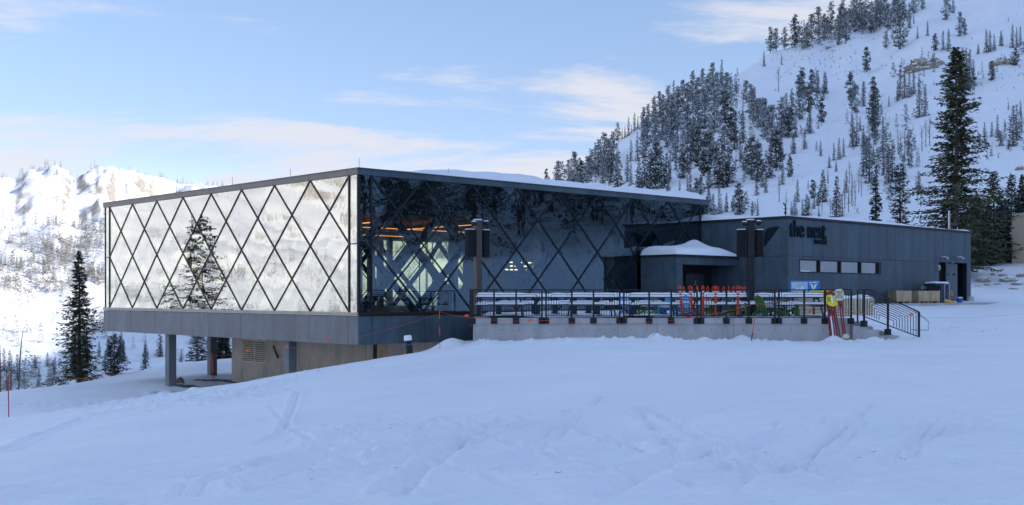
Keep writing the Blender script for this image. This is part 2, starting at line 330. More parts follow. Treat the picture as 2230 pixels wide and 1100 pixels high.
mat('needles',(.045,.062,.040),.75,0,.45,1.5); mat('needles_dark',(.028,.040,.029),.8,0,.4,1.5); mat('needles_olive',(.072,.080,.036),.75,0,.4,1.5)
mat('needles_grey',(.072,.084,.082),.8,0,.4,.6); mat('frost',(.44,.47,.50),.8,0,.3,2); mat('frost_dull',(.30,.325,.335),.8,0,.3,1)
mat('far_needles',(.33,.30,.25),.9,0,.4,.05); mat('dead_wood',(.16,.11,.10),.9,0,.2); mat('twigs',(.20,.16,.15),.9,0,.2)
m_snow('outcrop',(.55,.95,.55,.5,(.22,.185,.15),(.46,.39,.30)),.3)
mat('rock',(.20,.16,.125),.9,0,.45,1.5,.6,6); mat('tan_wall',(.50,.38,.27),.85,0,.07,1.2,.2,20)
mat('rope_orange',(.75,.12,.05),.7); mat('flag_orange',(.95,.10,.03),.6,0,.05); mat('stake_red',(.40,.015,.04),.5); mat('blue_plastic',(.02,.16,.5),.4); mat('yellow_plastic',(.8,.42,.02),.4)
mat('front_mullion',(.014,.018,.024),.45,.3,.1); mat('logo_dark',(.010,.017,.024),.8,0,.1,spec=.15); mat('door_grey',(.085,.105,.125),.5,0,.1); mat('amber',(.75,.38,.05),.5); mat('aluminium',(.45,.46,.48),.35,.6); mat('blind',(.40,.42,.45),.8,0,.05)
mat('cabinet',(.03,.05,.075),.4,.2)

# ---------------------------------------------------------------- mesh builder
class MB:
    def __init__(s): s.v=[]; s.f=[]; s.m=[]; s.smooth=False
    def quad(s, pts, mi=0):
        b=len(s.v); s.v.extend(pts); s.f.append(tuple(range(b,b+len(pts)))); s.m.append(mi)
    def box(s, a, b, mi=0):
        x0,y0,z0=a; x1,y1,z1=b
        if x0>x1: x0,x1=x1,x0
        if y0>y1: y0,y1=y1,y0
        if z0>z1: z0,z1=z1,z0
        n=len(s.v); s.v+= [(x0,y0,z0),(x1,y0,z0),(x1,y1,z0),(x0,y1,z0),(x0,y0,z1),(x1,y0,z1),(x1,y1,z1),(x0,y1,z1)]
        s.f+=[(n,n+3,n+2,n+1),(n+4,n+5,n+6,n+7),(n,n+1,n+5,n+4),(n+1,n+2,n+6,n+5),(n+2,n+3,n+7,n+6),(n+3,n,n+4,n+7)]; s.m+=[mi]*6
    def bar(s, p, q, w, d, up=(0,0,1), mi=0):
        p=Vector(p); q=Vector(q); ax=(q-p).normalized(); up=Vector(up)
        sd=ax.cross(up)
        if sd.length<1e-4: sd=ax.cross(Vector((1,0,0)))
        sd.normalize(); u2=sd.cross(ax).normalized()
        n=len(s.v)
        for c in (p,q):
            for a,b in ((-1,-1),(1,-1),(1,1),(-1,1)): s.v.append(tuple(c+sd*(a*w/2)+u2*(b*d/2)))
        s.f+=[(n,n+1,n+2,n+3),(n+7,n+6,n+5,n+4)]+[(n+i,n+4+i,n+4+(i+1)%4,n+(i+1)%4) for i in range(4)]; s.m+=[mi]*6
    def tube(s, pts, rad, k=8, mi=0, cap=True):
        n0=len(s.v); pts=[Vector(p) for p in pts]; rs=rad if hasattr(rad,'__len__') else [rad]*len(pts)
        for i,p in enumerate(pts):
            ax=(pts[min(i+1,len(pts)-1)]-pts[max(i-1,0)]); ax.normalize() if ax.length>0 else None
            r=Vector((0,0,1)) if abs(ax.z)<.9 else Vector((1,0,0)); a=ax.cross(r).normalized(); b=ax.cross(a)
            for j in range(k):
                th=2*math.pi*j/k; s.v.append(tuple(p+(a*math.cos(th)+b*math.sin(th))*rs[i]))
        for i in range(len(pts)-1):
            for j in range(k):
                s.f.append((n0+i*k+j,n0+i*k+(j+1)%k,n0+(i+1)*k+(j+1)%k,n0+(i+1)*k+j)); s.m.append(mi)
        if cap:
            s.f.append(tuple(n0+j for j in range(k))); s.m.append(mi)
            s.f.append(tuple(n0+(len(pts)-1)*k+j for j in reversed(range(k)))); s.m.append(mi)
    def prism(s, poly, z0, z1, mi=0):
        n=len(s.v); k=len(poly)
        s.v+=[(x,y,z0) for x,y in poly]+[(x,y,z1) for x,y in poly]
        s.f+=[tuple(reversed(range(n,n+k))),tuple(range(n+k,n+2*k))]+[(n+i,n+(i+1)%k,n+k+(i+1)%k,n+k+i) for i in range(k)]; s.m+=[mi]*(k+2)
    def prism3(s, poly, off, mi=0):
        """planar polygon of 3-D points thickened by the vector off"""
        n=len(s.v); k=len(poly); o=Vector(off)
        s.v+=[tuple(p) for p in poly]+[tuple(Vector(p)+o) for p in poly]
        s.f+=[tuple(reversed(range(n,n+k))),tuple(range(n+k,n+2*k))]+[(n+i,n+(i+1)%k,n+k+(i+1)%k,n+k+i) for i in range(k)]; s.m+=[mi]*(k+2)
    def build(s, name, mats, parent=None, smooth=False, bevel=0, **props):
        me=bpy.data.meshes.new(name); me.from_pydata([tuple(v) for v in s.v],[],s.f)
        if isinstance(mats,str): mats=[mats]
        for m in mats: me.materials.append(MATS[m])
        me.polygons.foreach_set('material_index', s.m)
        if smooth: me.polygons.foreach_set('use_smooth',[True]*len(s.f))
        me.update()
        o=bpy.data.objects.new(name,me); COL.objects.link(o)
        if parent: o.parent=parent
        if bevel:
            b=o.modifiers.new('edge','BEVEL'); b.width=bevel; b.segments=2; b.limit_method='ANGLE'
        for k,v in props.items(): o[k]=v
        return o
def thing(name, label, cat, loc=(0,0,0), rz=0, group=None):
    o=bpy.data.objects.new(name,None); COL.objects.link(o); o.location=loc; o.rotation_euler=(0,0,rz)
    o.empty_display_size=.2; o['label']=label; o['category']=cat
    if group: o['group']=group
    return o
def tag(o,label,cat,group=None,kind=None):
    if label: o['label']=label
    if cat: o['category']=cat
    if group: o['group']=group
    if kind: o['kind']=kind
    return o
def dup(root, loc, rz=None, label=None, group=None, scale=None):
    r=root.copy(); COL.objects.link(r); r.location=loc
    if rz is not None: r.rotation_euler=(0,0,rz)
    if label: r['label']=label
    if group: r['group']=group
    if scale: r.scale=scale if hasattr(scale,'__len__') else (scale,)*3
    for ch in list(root.children):
        c=ch.copy(); COL.objects.link(c); c.parent=r
        for g in list(ch.children):
            d=g.copy(); COL.objects.link(d); d.parent=c
    return r
def npmesh(name, V, Q, mats, mi=None, smooth=True, parent=None):
    me=bpy.data.meshes.new(name); V=np.asarray(V,np.float32); Q=np.asarray(Q,np.int32); k=Q.shape[1]
    me.vertices.add(len(V)); me.vertices.foreach_set('co',V.ravel())
    me.loops.add(Q.size); me.loops.foreach_set('vertex_index',Q.ravel())
    me.polygons.add(len(Q)); me.polygons.foreach_set('loop_start',np.arange(0,Q.size,k,dtype=np.int32)); me.polygons.foreach_set('loop_total',np.full(len(Q),k,np.int32))
    for m in ([mats] if isinstance(mats,str) else mats): me.materials.append(MATS[m])
    if mi is not None: me.polygons.foreach_set('material_index',np.asarray(mi,np.int32))
    me.polygons.foreach_set('use_smooth',np.full(len(Q),smooth)); me.update(calc_edges=True); me.validate()
    o=bpy.data.objects.new(name,me); COL.objects.link(o)
    if parent: o.parent=parent
    return o
def text_mesh(body, size, mat_, parent, name, loc, rot, thick=.03, bold=0., sx=1., align='LEFT', **props):
    cu=bpy.data.curves.new(name,'FONT'); cu.body=body; cu.size=size; cu.extrude=thick/2; cu.offset=bold; cu.align_x=align; cu.resolution_u=4
    ob=bpy.data.objects.new(name+'_tmp',cu); COL.objects.link(ob)
    dg=bpy.context.evaluated_depsgraph_get(); me=bpy.data.meshes.new_from_object(ob.evaluated_get(dg))
    bpy.data.objects.remove(ob); bpy.data.curves.remove(cu)
    me.materials.clear(); me.materials.append(MATS[mat_])
    o=bpy.data.objects.new(name,me); COL.objects.link(o); o.parent=parent; o.location=loc; o.rotation_euler=rot; o.scale=(sx,1,1)
    for k,v in props.items(): o[k]=v
    return o

# ---------------------------------------------------------------- terrain sheets
def az_list(lo, hi):
    a=[]
    cur=lo
    while cur<hi-1e-6:
        a.append(cur); f=abs(cur)
        step=.11 if (-27<=cur<27) else (.35 if -50<cur<50 else 1.0)
        cur=round(cur+step,4)
    a.append(hi); return np.array(a)
AZ=az_list(-180,180)
def sheet(name, az, rr, matn, closed=False, hf=Hs):
    A,R=np.meshgrid(np.radians(az),rr,indexing='ij'); X=R*np.sin(A); Y=R*np.cos(A); Z=hf(X,Y)
    V=np.stack([X,Y,Z],-1).reshape(-1,3); na,nr=A.shape
    i,j=np.meshgrid(np.arange(na-1),np.arange(nr-1),indexing='ij'); b=(i*nr+j).ravel()
    Q=np.stack([b,b+nr,b+nr+1,b+1],-1)
    o=npmesh(name,V,Q,matn); o['kind']='structure'; return o
rr=np.concatenate([[.02,.6,1.2],np.exp(np.linspace(math.log(1.8),math.log(140),820))])
sheet('snow_ground',AZ,rr,'snow')
azr=AZ[(AZ>=0)]; azl=AZ[AZ<=azr[0]]
rr2=np.exp(np.linspace(math.log(140),math.log(1500),170))
a0=azr[0]
sheet('hillside',azr,rr2,'hill_snow',hf=Hs)
azl=np.r_[AZ[AZ<a0],a0]
rr3=np.exp(np.linspace(math.log(140),math.log(4500),330))
sheet('mountain',azl,rr3,'mountain_snow',hf=Hs)
# ================================================================ buildings (local axes t = along right front, s = along left front)
C0=np.array([-6.64,49.0]); UR=np.array([.7285,.685]); UL=np.array([-.685,.7285]); TH=math.atan2(.685,.7285)
def wpos(t,s,z=0.): p=C0+UR*t+UL*s; return (float(p[0]),float(p[1]),z)
def tR(px,s0=0.): k=(px-CX)/F; return (k*(C0[1]+UL[1]*s0)-(C0[0]+UL[0]*s0))/(UR[0]-UR[1]*k)
def sL(px,t0=0.): k=(px-CX)/F; return ((C0[0]+UR[0]*t0)-k*(C0[1]+UR[1]*t0))/(-UL[0]+UL[1]*k)
def zz(t,s,py): return EYE-(py-HY)/F*(C0[1]+UR[1]*t+UL[1]*s)
def local(x,y): d=np.array([x,y])-C0; return float(d@UR),float(d@UL)
TL,SL=24.7,25.9
ZT=6.35
def clad(mb, axis, fix, thick, us, zs, holes=(), gap=.022, mi=0):
    """grid of cladding boards on plane axis ('s' or 't' fixed at fix) leaving holes (u0,u1,z0,z1)"""
    U=sorted(set([u for u in us]+[h for q in holes for h in q[:2]])); Z=sorted(set([z for z in zs]+[h for q in holes for h in q[2:]]))
    U=[u for u in U if us[0]-1e-6<=u<=us[-1]+1e-6]; Z=[z for z in Z if zs[0]-1e-6<=z<=zs[-1]+1e-6]
    for u0,u1 in zip(U[:-1],U[1:]):
        for z0,z1 in zip(Z[:-1],Z[1:]):
            um,zm=(u0+u1)/2,(z0+z1)/2
            if any(h[0]<um<h[1] and h[2]<zm<h[3] for h in holes): continue
            g=gap/2
            a0=u0+(g if u0 in us else 0); a1=u1-(g if u1 in us else 0); b0=z0+(g if z0 in zs else 0); b1=z1-(g if z1 in zs else 0)
            if axis=='s': mb.box((a0,fix,b0),(a1,fix+thick,b1),mi)
            else: mb.box((fix,a0,b0),(fix+thick,a1,b1),mi)
def snow_cap(name, parent, t0,t1,s0,s1,z,hf,n=(60,30),edge=.35,**props):
    T=np.linspace(t0,t1,n[0]); S=np.linspace(s0,s1,n[1]); A,B=np.meshgrid(T,S,indexing='ij')
    d=np.minimum(np.minimum(A-t0,t1-A),np.minimum(B-s0,s1-B)); e=np.sqrt(np.clip(1-(1-np.clip(d/edge,0,1))**2,0,1))
    H=z+np.maximum(hf(A,B),.01)*e
    V=np.stack([A,B,H],-1).reshape(-1,3); i,j=np.meshgrid(np.arange(n[0]-1),np.arange(n[1]-1),indexing='ij'); b=(i*n[1]+j).ravel(); n1=n[1]
    o=npmesh(name,V,np.stack([b,b+n1,b+n1+1,b+1],-1),'snow',parent=parent)
    for k,v in props.items(): o[k]=v
    return o

lodge=thing('glass_lodge','long dark glass lodge with diamond mullions raised on concrete columns','building',wpos(0,0,0),TH)
# roof slab, metal edge
m=MB(); m.box((.02,.02,6.12),(TL-.02,SL-.02,6.33)); m.build('roof','interior_dark',lodge)
m=MB()
for (a,b) in (((-.10,.0,6.09),(.0,SL,6.35)),((-.10,SL,6.09),(TL+.1,SL+.1,6.35)),((TL,.0,6.09),(TL+.1,SL,6.35))): m.box(a,b)
# upper drip lip and joints of the metal edge
m.box((-.14,-.14,6.352),(TL+.14,-.04,6.385)); m.box((-.14,-.04,6.352),(-.04,SL+.14,6.385))
for i in range(1,9):
    m.box((.66+2.92*(i-1)-.006,-.104,6.1),(.66+2.92*(i-1)+.006,-.100,6.34),1)
    m.box((-.104,.68+3.0675*(i-1)-.006,6.1),(-.100,.68+3.0675*(i-1)+.006,6.34),1)
m.build('roof_edge',['trim','dark_trim'],lodge)
m=MB(); m.box((-.10,-.10,6.09),(TL+.1,.0,6.345)); m.build('front_roof_edge','panel',lodge)
def rs(A,B): return .10+.46*sstep(A,2,7)*np.exp(-((B-1.0)/2.0)**2)*(.8+.55*fbm(A/2.1,B/2,3,5))+.05*fbm(A/1.1,B/1.1,2,7)-.12*sstep(-A,-3,0)
snow_cap('roof_snow',lodge,.0,TL,-.06,SL,6.37,rs,(140,60),.5)
# lightning rods
for i,(t,s) in enumerate(((.1,.1),(.1,5.6),(.1,11),(5.3,.25),(8.6,.3),(.1,17))):
    m=MB(); m.tube([(t,s,6.38),(t,s,6.38+.42)],.012,6); m.build('lightning_rod','galvanised',lodge)
# glass fronts
def glassfront(axis, fix, posts, L, gm, back=False):
    nm='diamond_glazing' if not back else 'rear_glazing'
    m=MB()
    if axis=='s': m.box((.0,fix-.012,.12),(L,fix+.012,6.09))
    else: m.box((fix-.012,.0,.12),(fix+.012,L,6.09))
    m.build(nm,gm,lodge)
    m=MB(); z0,z1=.12,6.09; hz=[(z0+(z1-z0)*i/4) for i in range(5)]
    n=8; dx=(posts[1]-posts[0])/n; W_,D_=(.05 if axis=='t' else .06),.04
    off=-.03 if fix<1 else .03
    P=(lambda u,z:(u,fix+off,z)) if axis=='s' else (lambda u,z:(fix+off,u,z))
    up=(0,1,0) if axis=='s' else (1,0,0)
    for i in range(n):
        a=posts[0]+dx*i; c=a+dx/2; b=a+dx
        for (u0,zA),(u1,zB) in (((a,hz[4]),(c,hz[3])),((c,hz[3]),(b,hz[4])),((a,hz[2]),(c,hz[3])),((c,hz[3]),(b,hz[2])),
                                ((a,hz[2]),(c,hz[1])),((c,hz[1]),(b,hz[2])),((a,hz[0]),(c,hz[1])),((c,hz[1]),(b,hz[0]))):
            m.bar(P(u0,zA),P(u1,zB),W_,D_,up)
    for u in posts: m.bar(P(u,z0),P(u,z1),.075,D_+.02,up)
    for u in (0.035,L-.035): m.bar(P(u,z0),P(u,z1),.06,D_,up)
    for u0,u1 in ((0,posts[0]),(posts[1],L)): m.bar(P(u0,3.1),P(u1,3.1),.05,D_-.02,up)
    if not back: m.build('mullion_grid','mullion' if axis=='t' else 'front_mullion',lodge)
    else: m.build('rear_mullion_grid','mullion',lodge)
    # heavy diagonal steel set behind the glass
    o2=.62 if fix<1 else -.62
    P2=(lambda u,z:(u,fix+o2,z)) if axis=='s' else (lambda u,z:(fix+o2,u,z))
    m=MB()
    for i in range(n):
        a=posts[0]+dx*i; c=a+dx/2; b=a+dx
        for (u0,zA),(u1,zB) in (((a,hz[2]),(c,hz[3])),((c,hz[3]),(b,hz[2])),((a,hz[4]-.1),(c,hz[3])),((c,hz[3]),(b,hz[4]-.1)),((a,hz[2]),(c,hz[1])),((c,hz[1]),(b,hz[2])),((a,hz[0]),(c,hz[1])),((c,hz[1]),(b,hz[0]))):
            m.bar(P2(u0,zA),P2(u1,zB),.27,.2,up)
    m.build('diagonal_steel','structure_steel',lodge)
glassfront('s',0.,(.66,24.04),TL,'front_glass'); glassfront('t',0.,(.68,25.26),SL,'glass')
glassfront('s',SL,(.66,24.04),TL,'back_glass',True)
glassfront('t',TL,(.68,25.26),SL,'back_glass',True)
m=MB(); m.box((TL-.2,0.05,.12),(TL-.05,15.5,6.09)); m.build('rear_wall','panel',lodge)
# sill band and lower fascia boards
m=MB(); m.box((-.09,-.09,-.04),(TL,.05,.115)); m.box((-.13,-.13,.0),(TL,-.09,.05)); m.build('front_sill','mullion',lodge)
m=MB(); m.box((-.09,.05,-.04),(.05,SL+.09,.115)); m.box((-.13,-.13+.0,.052),(-.09,SL+.1,.10)); m.box((-.13,-.13,-.03),(-.09,SL+.1,.02)); m.build('side_sill','sill',lodge)
m=MB()
us=[-.08]+[.66+2.92*i for i in range(9)]+[TL]; clad(m,'s',-.08,.04,us,[-1.3,-.045])
us=[-.04]+[.68+3.0725*i for i in range(9)]+[SL+.08]; clad(m,'t',-.08,.04,us,[-1.3,-.045],mi=1)
m.build('fascia_boards',['panel','panel_light'],lodge)
m=MB(); m.box((-.035,-.035,-1.27),(TL-.01,SL,-.05)); m.build('floor_structure','dark_trim',lodge)
m=MB(); m.box((.1,.1,-.04),(TL-.25,SL-.1,.10)); m.build('interior_floor','interior_floor',lodge)
# ceiling with warm strips
m=MB(); m.box((1.2,1.2,4.72),(TL-.3,SL-1.2,4.80)); m.build('timber_ceiling','soffit_wood',lodge)
m=MB(); m.box((1.18,1.18,4.803),(TL-.28,SL-1.18,6.05)); m.build('ceiling_void','ceiling_void',lodge)
m=MB(); m.box((.95,.95,4.55),(1.15,SL-.9,5.0)); m.box((1.15,.95,4.55),(TL-.3,1.15,5.0)); m.build('ceiling_beam','structure_steel',lodge)
for k,(a,b) in enumerate((((1.6,8.2,4.40),(TL-2,8.23,4.42)),((4.2,5,4.40),(4.25,12,4.43)),((1.6,14.5,4.40),(14,14.53,4.42)),((9,2.5,4.40),(9.04,9,4.42)))):
    m=MB(); m.box(a,b); m.build('strip_light','warm_lamp',lodge)
for t in (1.8,7.6,13.4,19.2):
    for s in (2.6,9.5,16.5,23.2):
        m=MB(); m.box((t-.16,s-.16,.10),(t+.16,s+.16,4.75)); m.box((t-.2,s-.2,.10),(t+.2,s+.2,.2)); m.build('interior_column','interior_column',lodge)
m=MB(); m.box((15,6,.1),(24.3,10.5,4.7)); m.box((20.3,10.5,.1),(24.3,16,4.7)); m.box((16.5,5.8,1.1),(21.5,6.,2.7),1); m.box((15.2,5.7,.1),(16.3,6.,2.3),2)
m.build('kitchen_block',['interior_wall','interior_dark','dark_trim'],lodge)
m=MB(); m.box((9.5,5.4,.1),(14.6,6.2,1.15)); m.box((9.4,5.3,1.15),(14.7,6.3,1.2),1); m.build('service_counter',['interior_wall','dark_trim'],lodge)
# dashed lit lettering
m=MB(); zb=2.62; x=tR(1101,4.9); st=(tR(1180,4.9)-x)/8
rows={0:[0,1,2,4,5,6],1:[0,1,2,3,5,6],2:[-1,0,1,3,5]}
for r,cs in rows.items():
    for c in cs:
        u=x+st*(c+1); m.box((u,4.88,zb-r*.20),(u+st*.52,4.92,zb-r*.20+.055))
m.build('lit_menu_letters','sign_lamp',lodge)
m=MB(); m.box((x-.3,4.925,2.0),(x+st*9,4.96,2.95)); m.box((x,4.93,2.95),(x+.03,4.95,4.72)); m.box((x+st*8,4.93,2.95),(x+st*8+.03,4.95,4.72)); m.build('menu_board','interior_dark',lodge)
t0=tR(1153,7.5); m=MB(); m.box((t0,7.44,zz(t0,7.5,616)),(t0+.34,7.5,zz(t0,7.5,606)),0); m.tube([(t0+.17,7.47,zz(t0,7.5,606)),(t0+.17,7.47,4.6)],.01,5,1); m.build('pendant_lamp',['sign_lamp','dark_trim'],lodge)
# concrete columns below
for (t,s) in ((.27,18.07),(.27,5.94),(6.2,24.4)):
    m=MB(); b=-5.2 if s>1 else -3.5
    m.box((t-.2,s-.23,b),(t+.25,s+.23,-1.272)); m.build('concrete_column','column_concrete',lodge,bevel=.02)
# basement
T0=4.97; SE=19.75
hole_l=(sL(580,T0),sL(530,T0)); zl=(zz(T0,hole_l[0],789),zz(T0,hole_l[1],740)); dl=(sL(843,T0),sL(812,T0))
m=MB(); joints=[.3,sL(796,T0),sL(651,T0),sL(527,T0),SE]
joints=sorted(joints)
hd=(dl[0],dl[1],-4.6,-1.52)
clad(m,'t',T0,.25,joints,[-5.0,-1.275],holes=[(hole_l[0],hole_l[1],zl[0],zl[1]),hd],gap=.035)
m.box((T0+.02,SE-.24,-5),(TL-2,SE-.01,-1.275)); m.box((T0+.26,.4,-5),(T0+.35,SE-.3,-1.275),1)
# tie holes and board seams
s=.9
while s<SE-.3:
    for z in (-1.75,-2.45,-3.15,-3.85):
        if not (hole_l[0]-.1<s<hole_l[1]+.1 and z>zl[0]-.1) and not(hd[0]-.1<s<hd[1]+.1): m.tube([(T0-.0015,s,z),(T0+.02,s,z)],.022,8,2)
    s+=.61
for s in np.arange(2.1,SE-1,2.44):
    if not (hole_l[0]<s<hole_l[1]) and not (hd[0]<s<hd[1]): m.box((T0-.002,s-.004,-5),(T0+.01,s+.004,-1.3),2)
bw=m.build('basement_wall',['concrete','dark_trim','interior_dark'],lodge)
m=MB(); a,b=hole_l; z0,z1=zl; fw=.06
for u0,u1,q0,q1 in ((a-fw,b+fw,z1,z1+fw),(a-fw,b+fw,z0-fw,z0),(a-fw,a,z0,z1),(b,b+fw,z0,z1),((a+b)/2-.03,(a+b)/2+.03,z0,z1)): m.box((T0-.04,u0,q0),(T0+.06,u1,q1))
k=9
for i in range(k+1):
    z=z0+(z1-z0)*(i+.35)/(k+1); m.prism3([(T0-.03,a,z),(T0-.03,a,z+.04),(T0+.05,a,z+.08),(T0+.05,a,z+.04)],(0,b-a,0))
lv=m.build('louvre_vent','cream_frame',lodge)
m=MB(); m.box((T0+.10,hd[1]-.38,-4.6),(T0+.14,hd[1],-1.53)); m.build('basement_opening','dark_trim',lodge)
m=MB(); m.box((T0-.02,hd[0]-.03,-4.6),(T0+.08,hd[1]-.40,-1.55)); d=m.build('basement_door','plywood',lodge)
m=MB(); zc=zz(T0,hd[0]+.4,787); m.box((T0-.03,hd[0]+.12,zc-.28),(T0-.022,hd[0]+.42,zc+.22)); m.build('paper_notice','blind',d)
m=MB(); s0,s1=sL(598,T0),sL(609,T0); m.bar((T0-.1,s0,zz(T0,s0,753)),(T0-.1,s1,zz(T0,s1,780)),.08,.06,(1,0,0)); m.build('brace_strut','structure_steel',lodge)

# ---------------------------------------------------------------- grey annex
AT,AS=24.16,-5.81; AL=22.0; AZt=5.15; AB=-.6
annex=thing('panelled_annex','dark grey panelled annex with the large cut-out lettering on its front','building',wpos(AT,AS,0),TH)
def ax(px): return tR(px,AS)-AT         # local t on the long front
def azv(px,py): return zz(tR(px,AS),AS,py)
def asv(px): return sL(px,AT)-AS        # local s on the short front
wx0,wx1=ax(1740.5),ax(1919); wz0,wz1=azv(1740,594),azv(1740,564)
d1=(ax(2045),ax(2060.5)); d2=(ax(2064.5),ax(2106)); dz=(.3,azv(2060,572))
m=MB(); us=[0,.42]+[.42+1.02*i for i in range(1,6)]
u=us[-1]
while u<AL-1.3: u+=1.04; us.append(u)
us=[u for u in us if u<AL-.4]+[AL]
hs=[(wx0,wx1,wz0,wz1),(d1[0],d1[1],AB,dz[1]),(d2[0],d2[1],AB,dz[1])]
zj=[AB,2.98,AZt-.12]
clad(m,'s',0,.05,us,zj,hs)
sus=[0.05,asv(1703),asv(1663),asv(1612),asv(1583),asv(1550),6.2,8.]; sus=sorted(sus)
clad(m,'t',0,.05,sus,zj,gap=.016)
clad(m,'t',AL-.05,.05,[.05,5,10,14],zj)
m.build('wall_panels','panel',annex)
m=MB(); # backing wall with openings
for q in ((.05,wx0,AB,AZt-.13),(wx0,wx1,AB,wz0),(wx0,wx1,wz1,AZt-.13),(wx1,d1[0],AB,AZt-.13),(d1[0],d2[1],dz[1],AZt-.13),(d2[1],AL-.06,AB,AZt-.13),(d1[1],d2[0],AB,dz[1])):
    m.box((q[0],.053,q[2]),(q[1],.3,q[3]))
m.box((.053,.3,AB),(.3,14,AZt-.13)); m.box((AL-.3,.3,AB),(AL-.053,14,AZt-.13)); m.box((.05,14,AB),(AL-.05,14.2,AZt-.13)); m.box((.05,.05,AZt-.3),(AL-.05,14,AZt-.125))
m.box((d1[0]-.3,1.5,AB),(AL-.3,1.6,AZt-.3))
m.build('inner_wall','dark_trim',annex)
m=MB(); m.box((-.08,-.08,AZt-.12),(AL+.08,.06,AZt)); m.box((-.08,.06,AZt-.12),(.06,14,AZt)); m.box((AL-.06,.06,AZt-.12),(AL+.08,14,AZt)); m.build('roof_edge','dark_trim',annex)
def ns(A,B): return .05+.16*np.exp(-((A-7)/3.2)**2)+.10*np.exp(-((A-11.5)/1.7)**2)+.08*np.clip(fbm(A/1.6,B/2,3,3),-.5,1)+.30*np.exp(-((B-6)/2.0)**2-((A-.5)/1.5)**2)
snow_cap('roof_snow',annex,-.05,AL,-.05,13.8,AZt+.004,ns,(130,60),.3)
# ribbon window
win=MB(); fw=.07
for a,b,c,d in ((wx0,wx1,wz0,wz0+fw),(wx0,wx1,wz1-fw,wz1),(wx0,wx0+fw,wz0+fw,wz1-fw),(wx1-.32,wx1,wz0+fw,wz1-fw)): win.box((a,-.015,c),(b,.14,d))
wj=[ax(1785.5),ax(1831),ax(1875)]
for w_ in wj: win.box((w_-.04,-.012,wz0+fw),(w_+.04,.14,wz1-fw))
win=win.build('ribbon_window','black_metal',annex)
eds=[wx0+fw]+wj+[wx1-.32]
for a,b in zip(eds[:-1],eds[1:]):
    m=MB(); m.box((a,.10,wz0+fw),(b,.108,wz1-fw)); m.build('pane','window_glass',win)
m=MB(); m.box((wx0,.2,wz0),(wx1,.21,wz1)); m.build('blind','blind',win)
m=MB(); m.box((wx0+.1,-.05,wz0+fw+.001),(wx0+1.0,.02,wz0+fw+.05)); m.build('sill_snow','snow',win)
# doors on the far end
m=MB(); m.box((d2[0]+.05,.16,.3),(ax(2090),.22,dz[1]-.05)); dr=m.build('door_leaf','door_grey',annex)
xc=ax(2077.5); zc=azv(2077,639)
m=MB(); pts=[(-.17,.17),(.02,.10),(.19,.02),(.08,-.14),(-.12,-.11)]
for (x0,z0),(x1,z1) in zip(pts,pts[1:]+pts[:1]): m.bar((xc+x0,.15,zc+z0),(xc+x1,.15,zc+z1),.05,.02,(0,1,0))
m.build('amber_mark','amber',dr)
for px in (2068.5,2082):
    m=MB(); x=ax(px); z=azv(px,597.5); m.box((x-.16,.145,z-.06),(x+.18,.16,z+.06)); m.build('door_plate','logo_dark',dr)
m=MB(); x=ax(2077); m.box((x-.15,.05,dz[1]-.03),(x+.2,.25,dz[1]+.03)); m.build('door_closer','aluminium',annex)
m=MB(); m.box((ax(2052),.3,.3),(ax(2060.5),.36,dz[1])); m.build('service_door','dark_trim',annex)
for px in (2052,2085.5):
    x=ax(px); z=azv(px,563)
    m=MB(); m.box((x-.1,-.12,z-.06),(x+.1,0,z+.08)); m.tube([(x,-.1,z+.02),(x-.02,-.34,z+.0),(x-.02,-.36,z-.1)],[.05,.12,.14],10); l=m.build('wall_lamp','aluminium',annex)
    m=MB(); m.box((x-.12,-.2,z+.082),(x+.12,0.,z+.13)); m.build('snow','snow',l)
x=ax(2042.5); z=azv(2042,583); m=MB(); m.box((x-.12,-.10,z-.16),(x+.12,0,z+.16)); m.tube([(x,-.1,z),(x,-.16,z)],.07,10); m.build('alarm_bell','aluminium',annex)
# lettering
RZ=(math.pi/2,0,0)
x=ax(1718.5); z=azv(1718,516.5)
text_mesh('the nest',1.28,'logo_dark',annex,'name_letters',(ax(1718),-.05,azv(1718,514.5)),RZ,.1,.012,.86)
text_mesh('at snowbird',.42,'logo_dark',annex,'small_letters',(ax(1772),-.05,azv(1772,530.5)),RZ,.06,.012,.62)
# wing emblem on the short front : plane t=0 of annex, u along s
def sp(px,py): s_=sL(px,AT); return (s_-AS, zz(AT,s_,py))
def wing(pts):
    m=MB(); P=[(-.001,*sp(*p)) for p in pts]; m.prism3(P,(-.06,0,0)); return m
wing([(1664.5,537),(1665,516),(1666.5,507),(1670,500),(1676,496),(1685,494.5),(1697.5,493.5),(1681,516)]).build('wing_emblem','logo_dark',annex)
wing([(1660.5,538),(1661,522),(1659.5,509),(1656,502),(1650,498),(1641,496.5),(1630,496),(1646,517)]).build('wing_emblem','logo_dark',annex)
# mast on the roof corner, vent pipe
m=MB(); z=AZt; m.tube([(.3,.35,z),(.3,.35,z+.62)],.03,8); m.bar((.1,.35,z+.42),(.5,.35,z+.42),.03,.03); m.tube([(.3,.35,z+.6),(.12,.35,z+.72)],.04,8); m.tube([(.22,.35,z+.2),(.38,.35,z+.2)],.05,8)
m.build('weather_mast','black_metal',annex)
x=ax(2083); m=MB(); m.tube([(x,.5,AZt),(x,.5,AZt+1.32)],.07,10); m.build('vent_pipe','aluminium',annex)
m=MB(); x=ax(2101); m.tube([(x,.5,AZt),(x,.5,AZt+.25)],.03,8); m.build('short_vent_pipe','aluminium',annex)
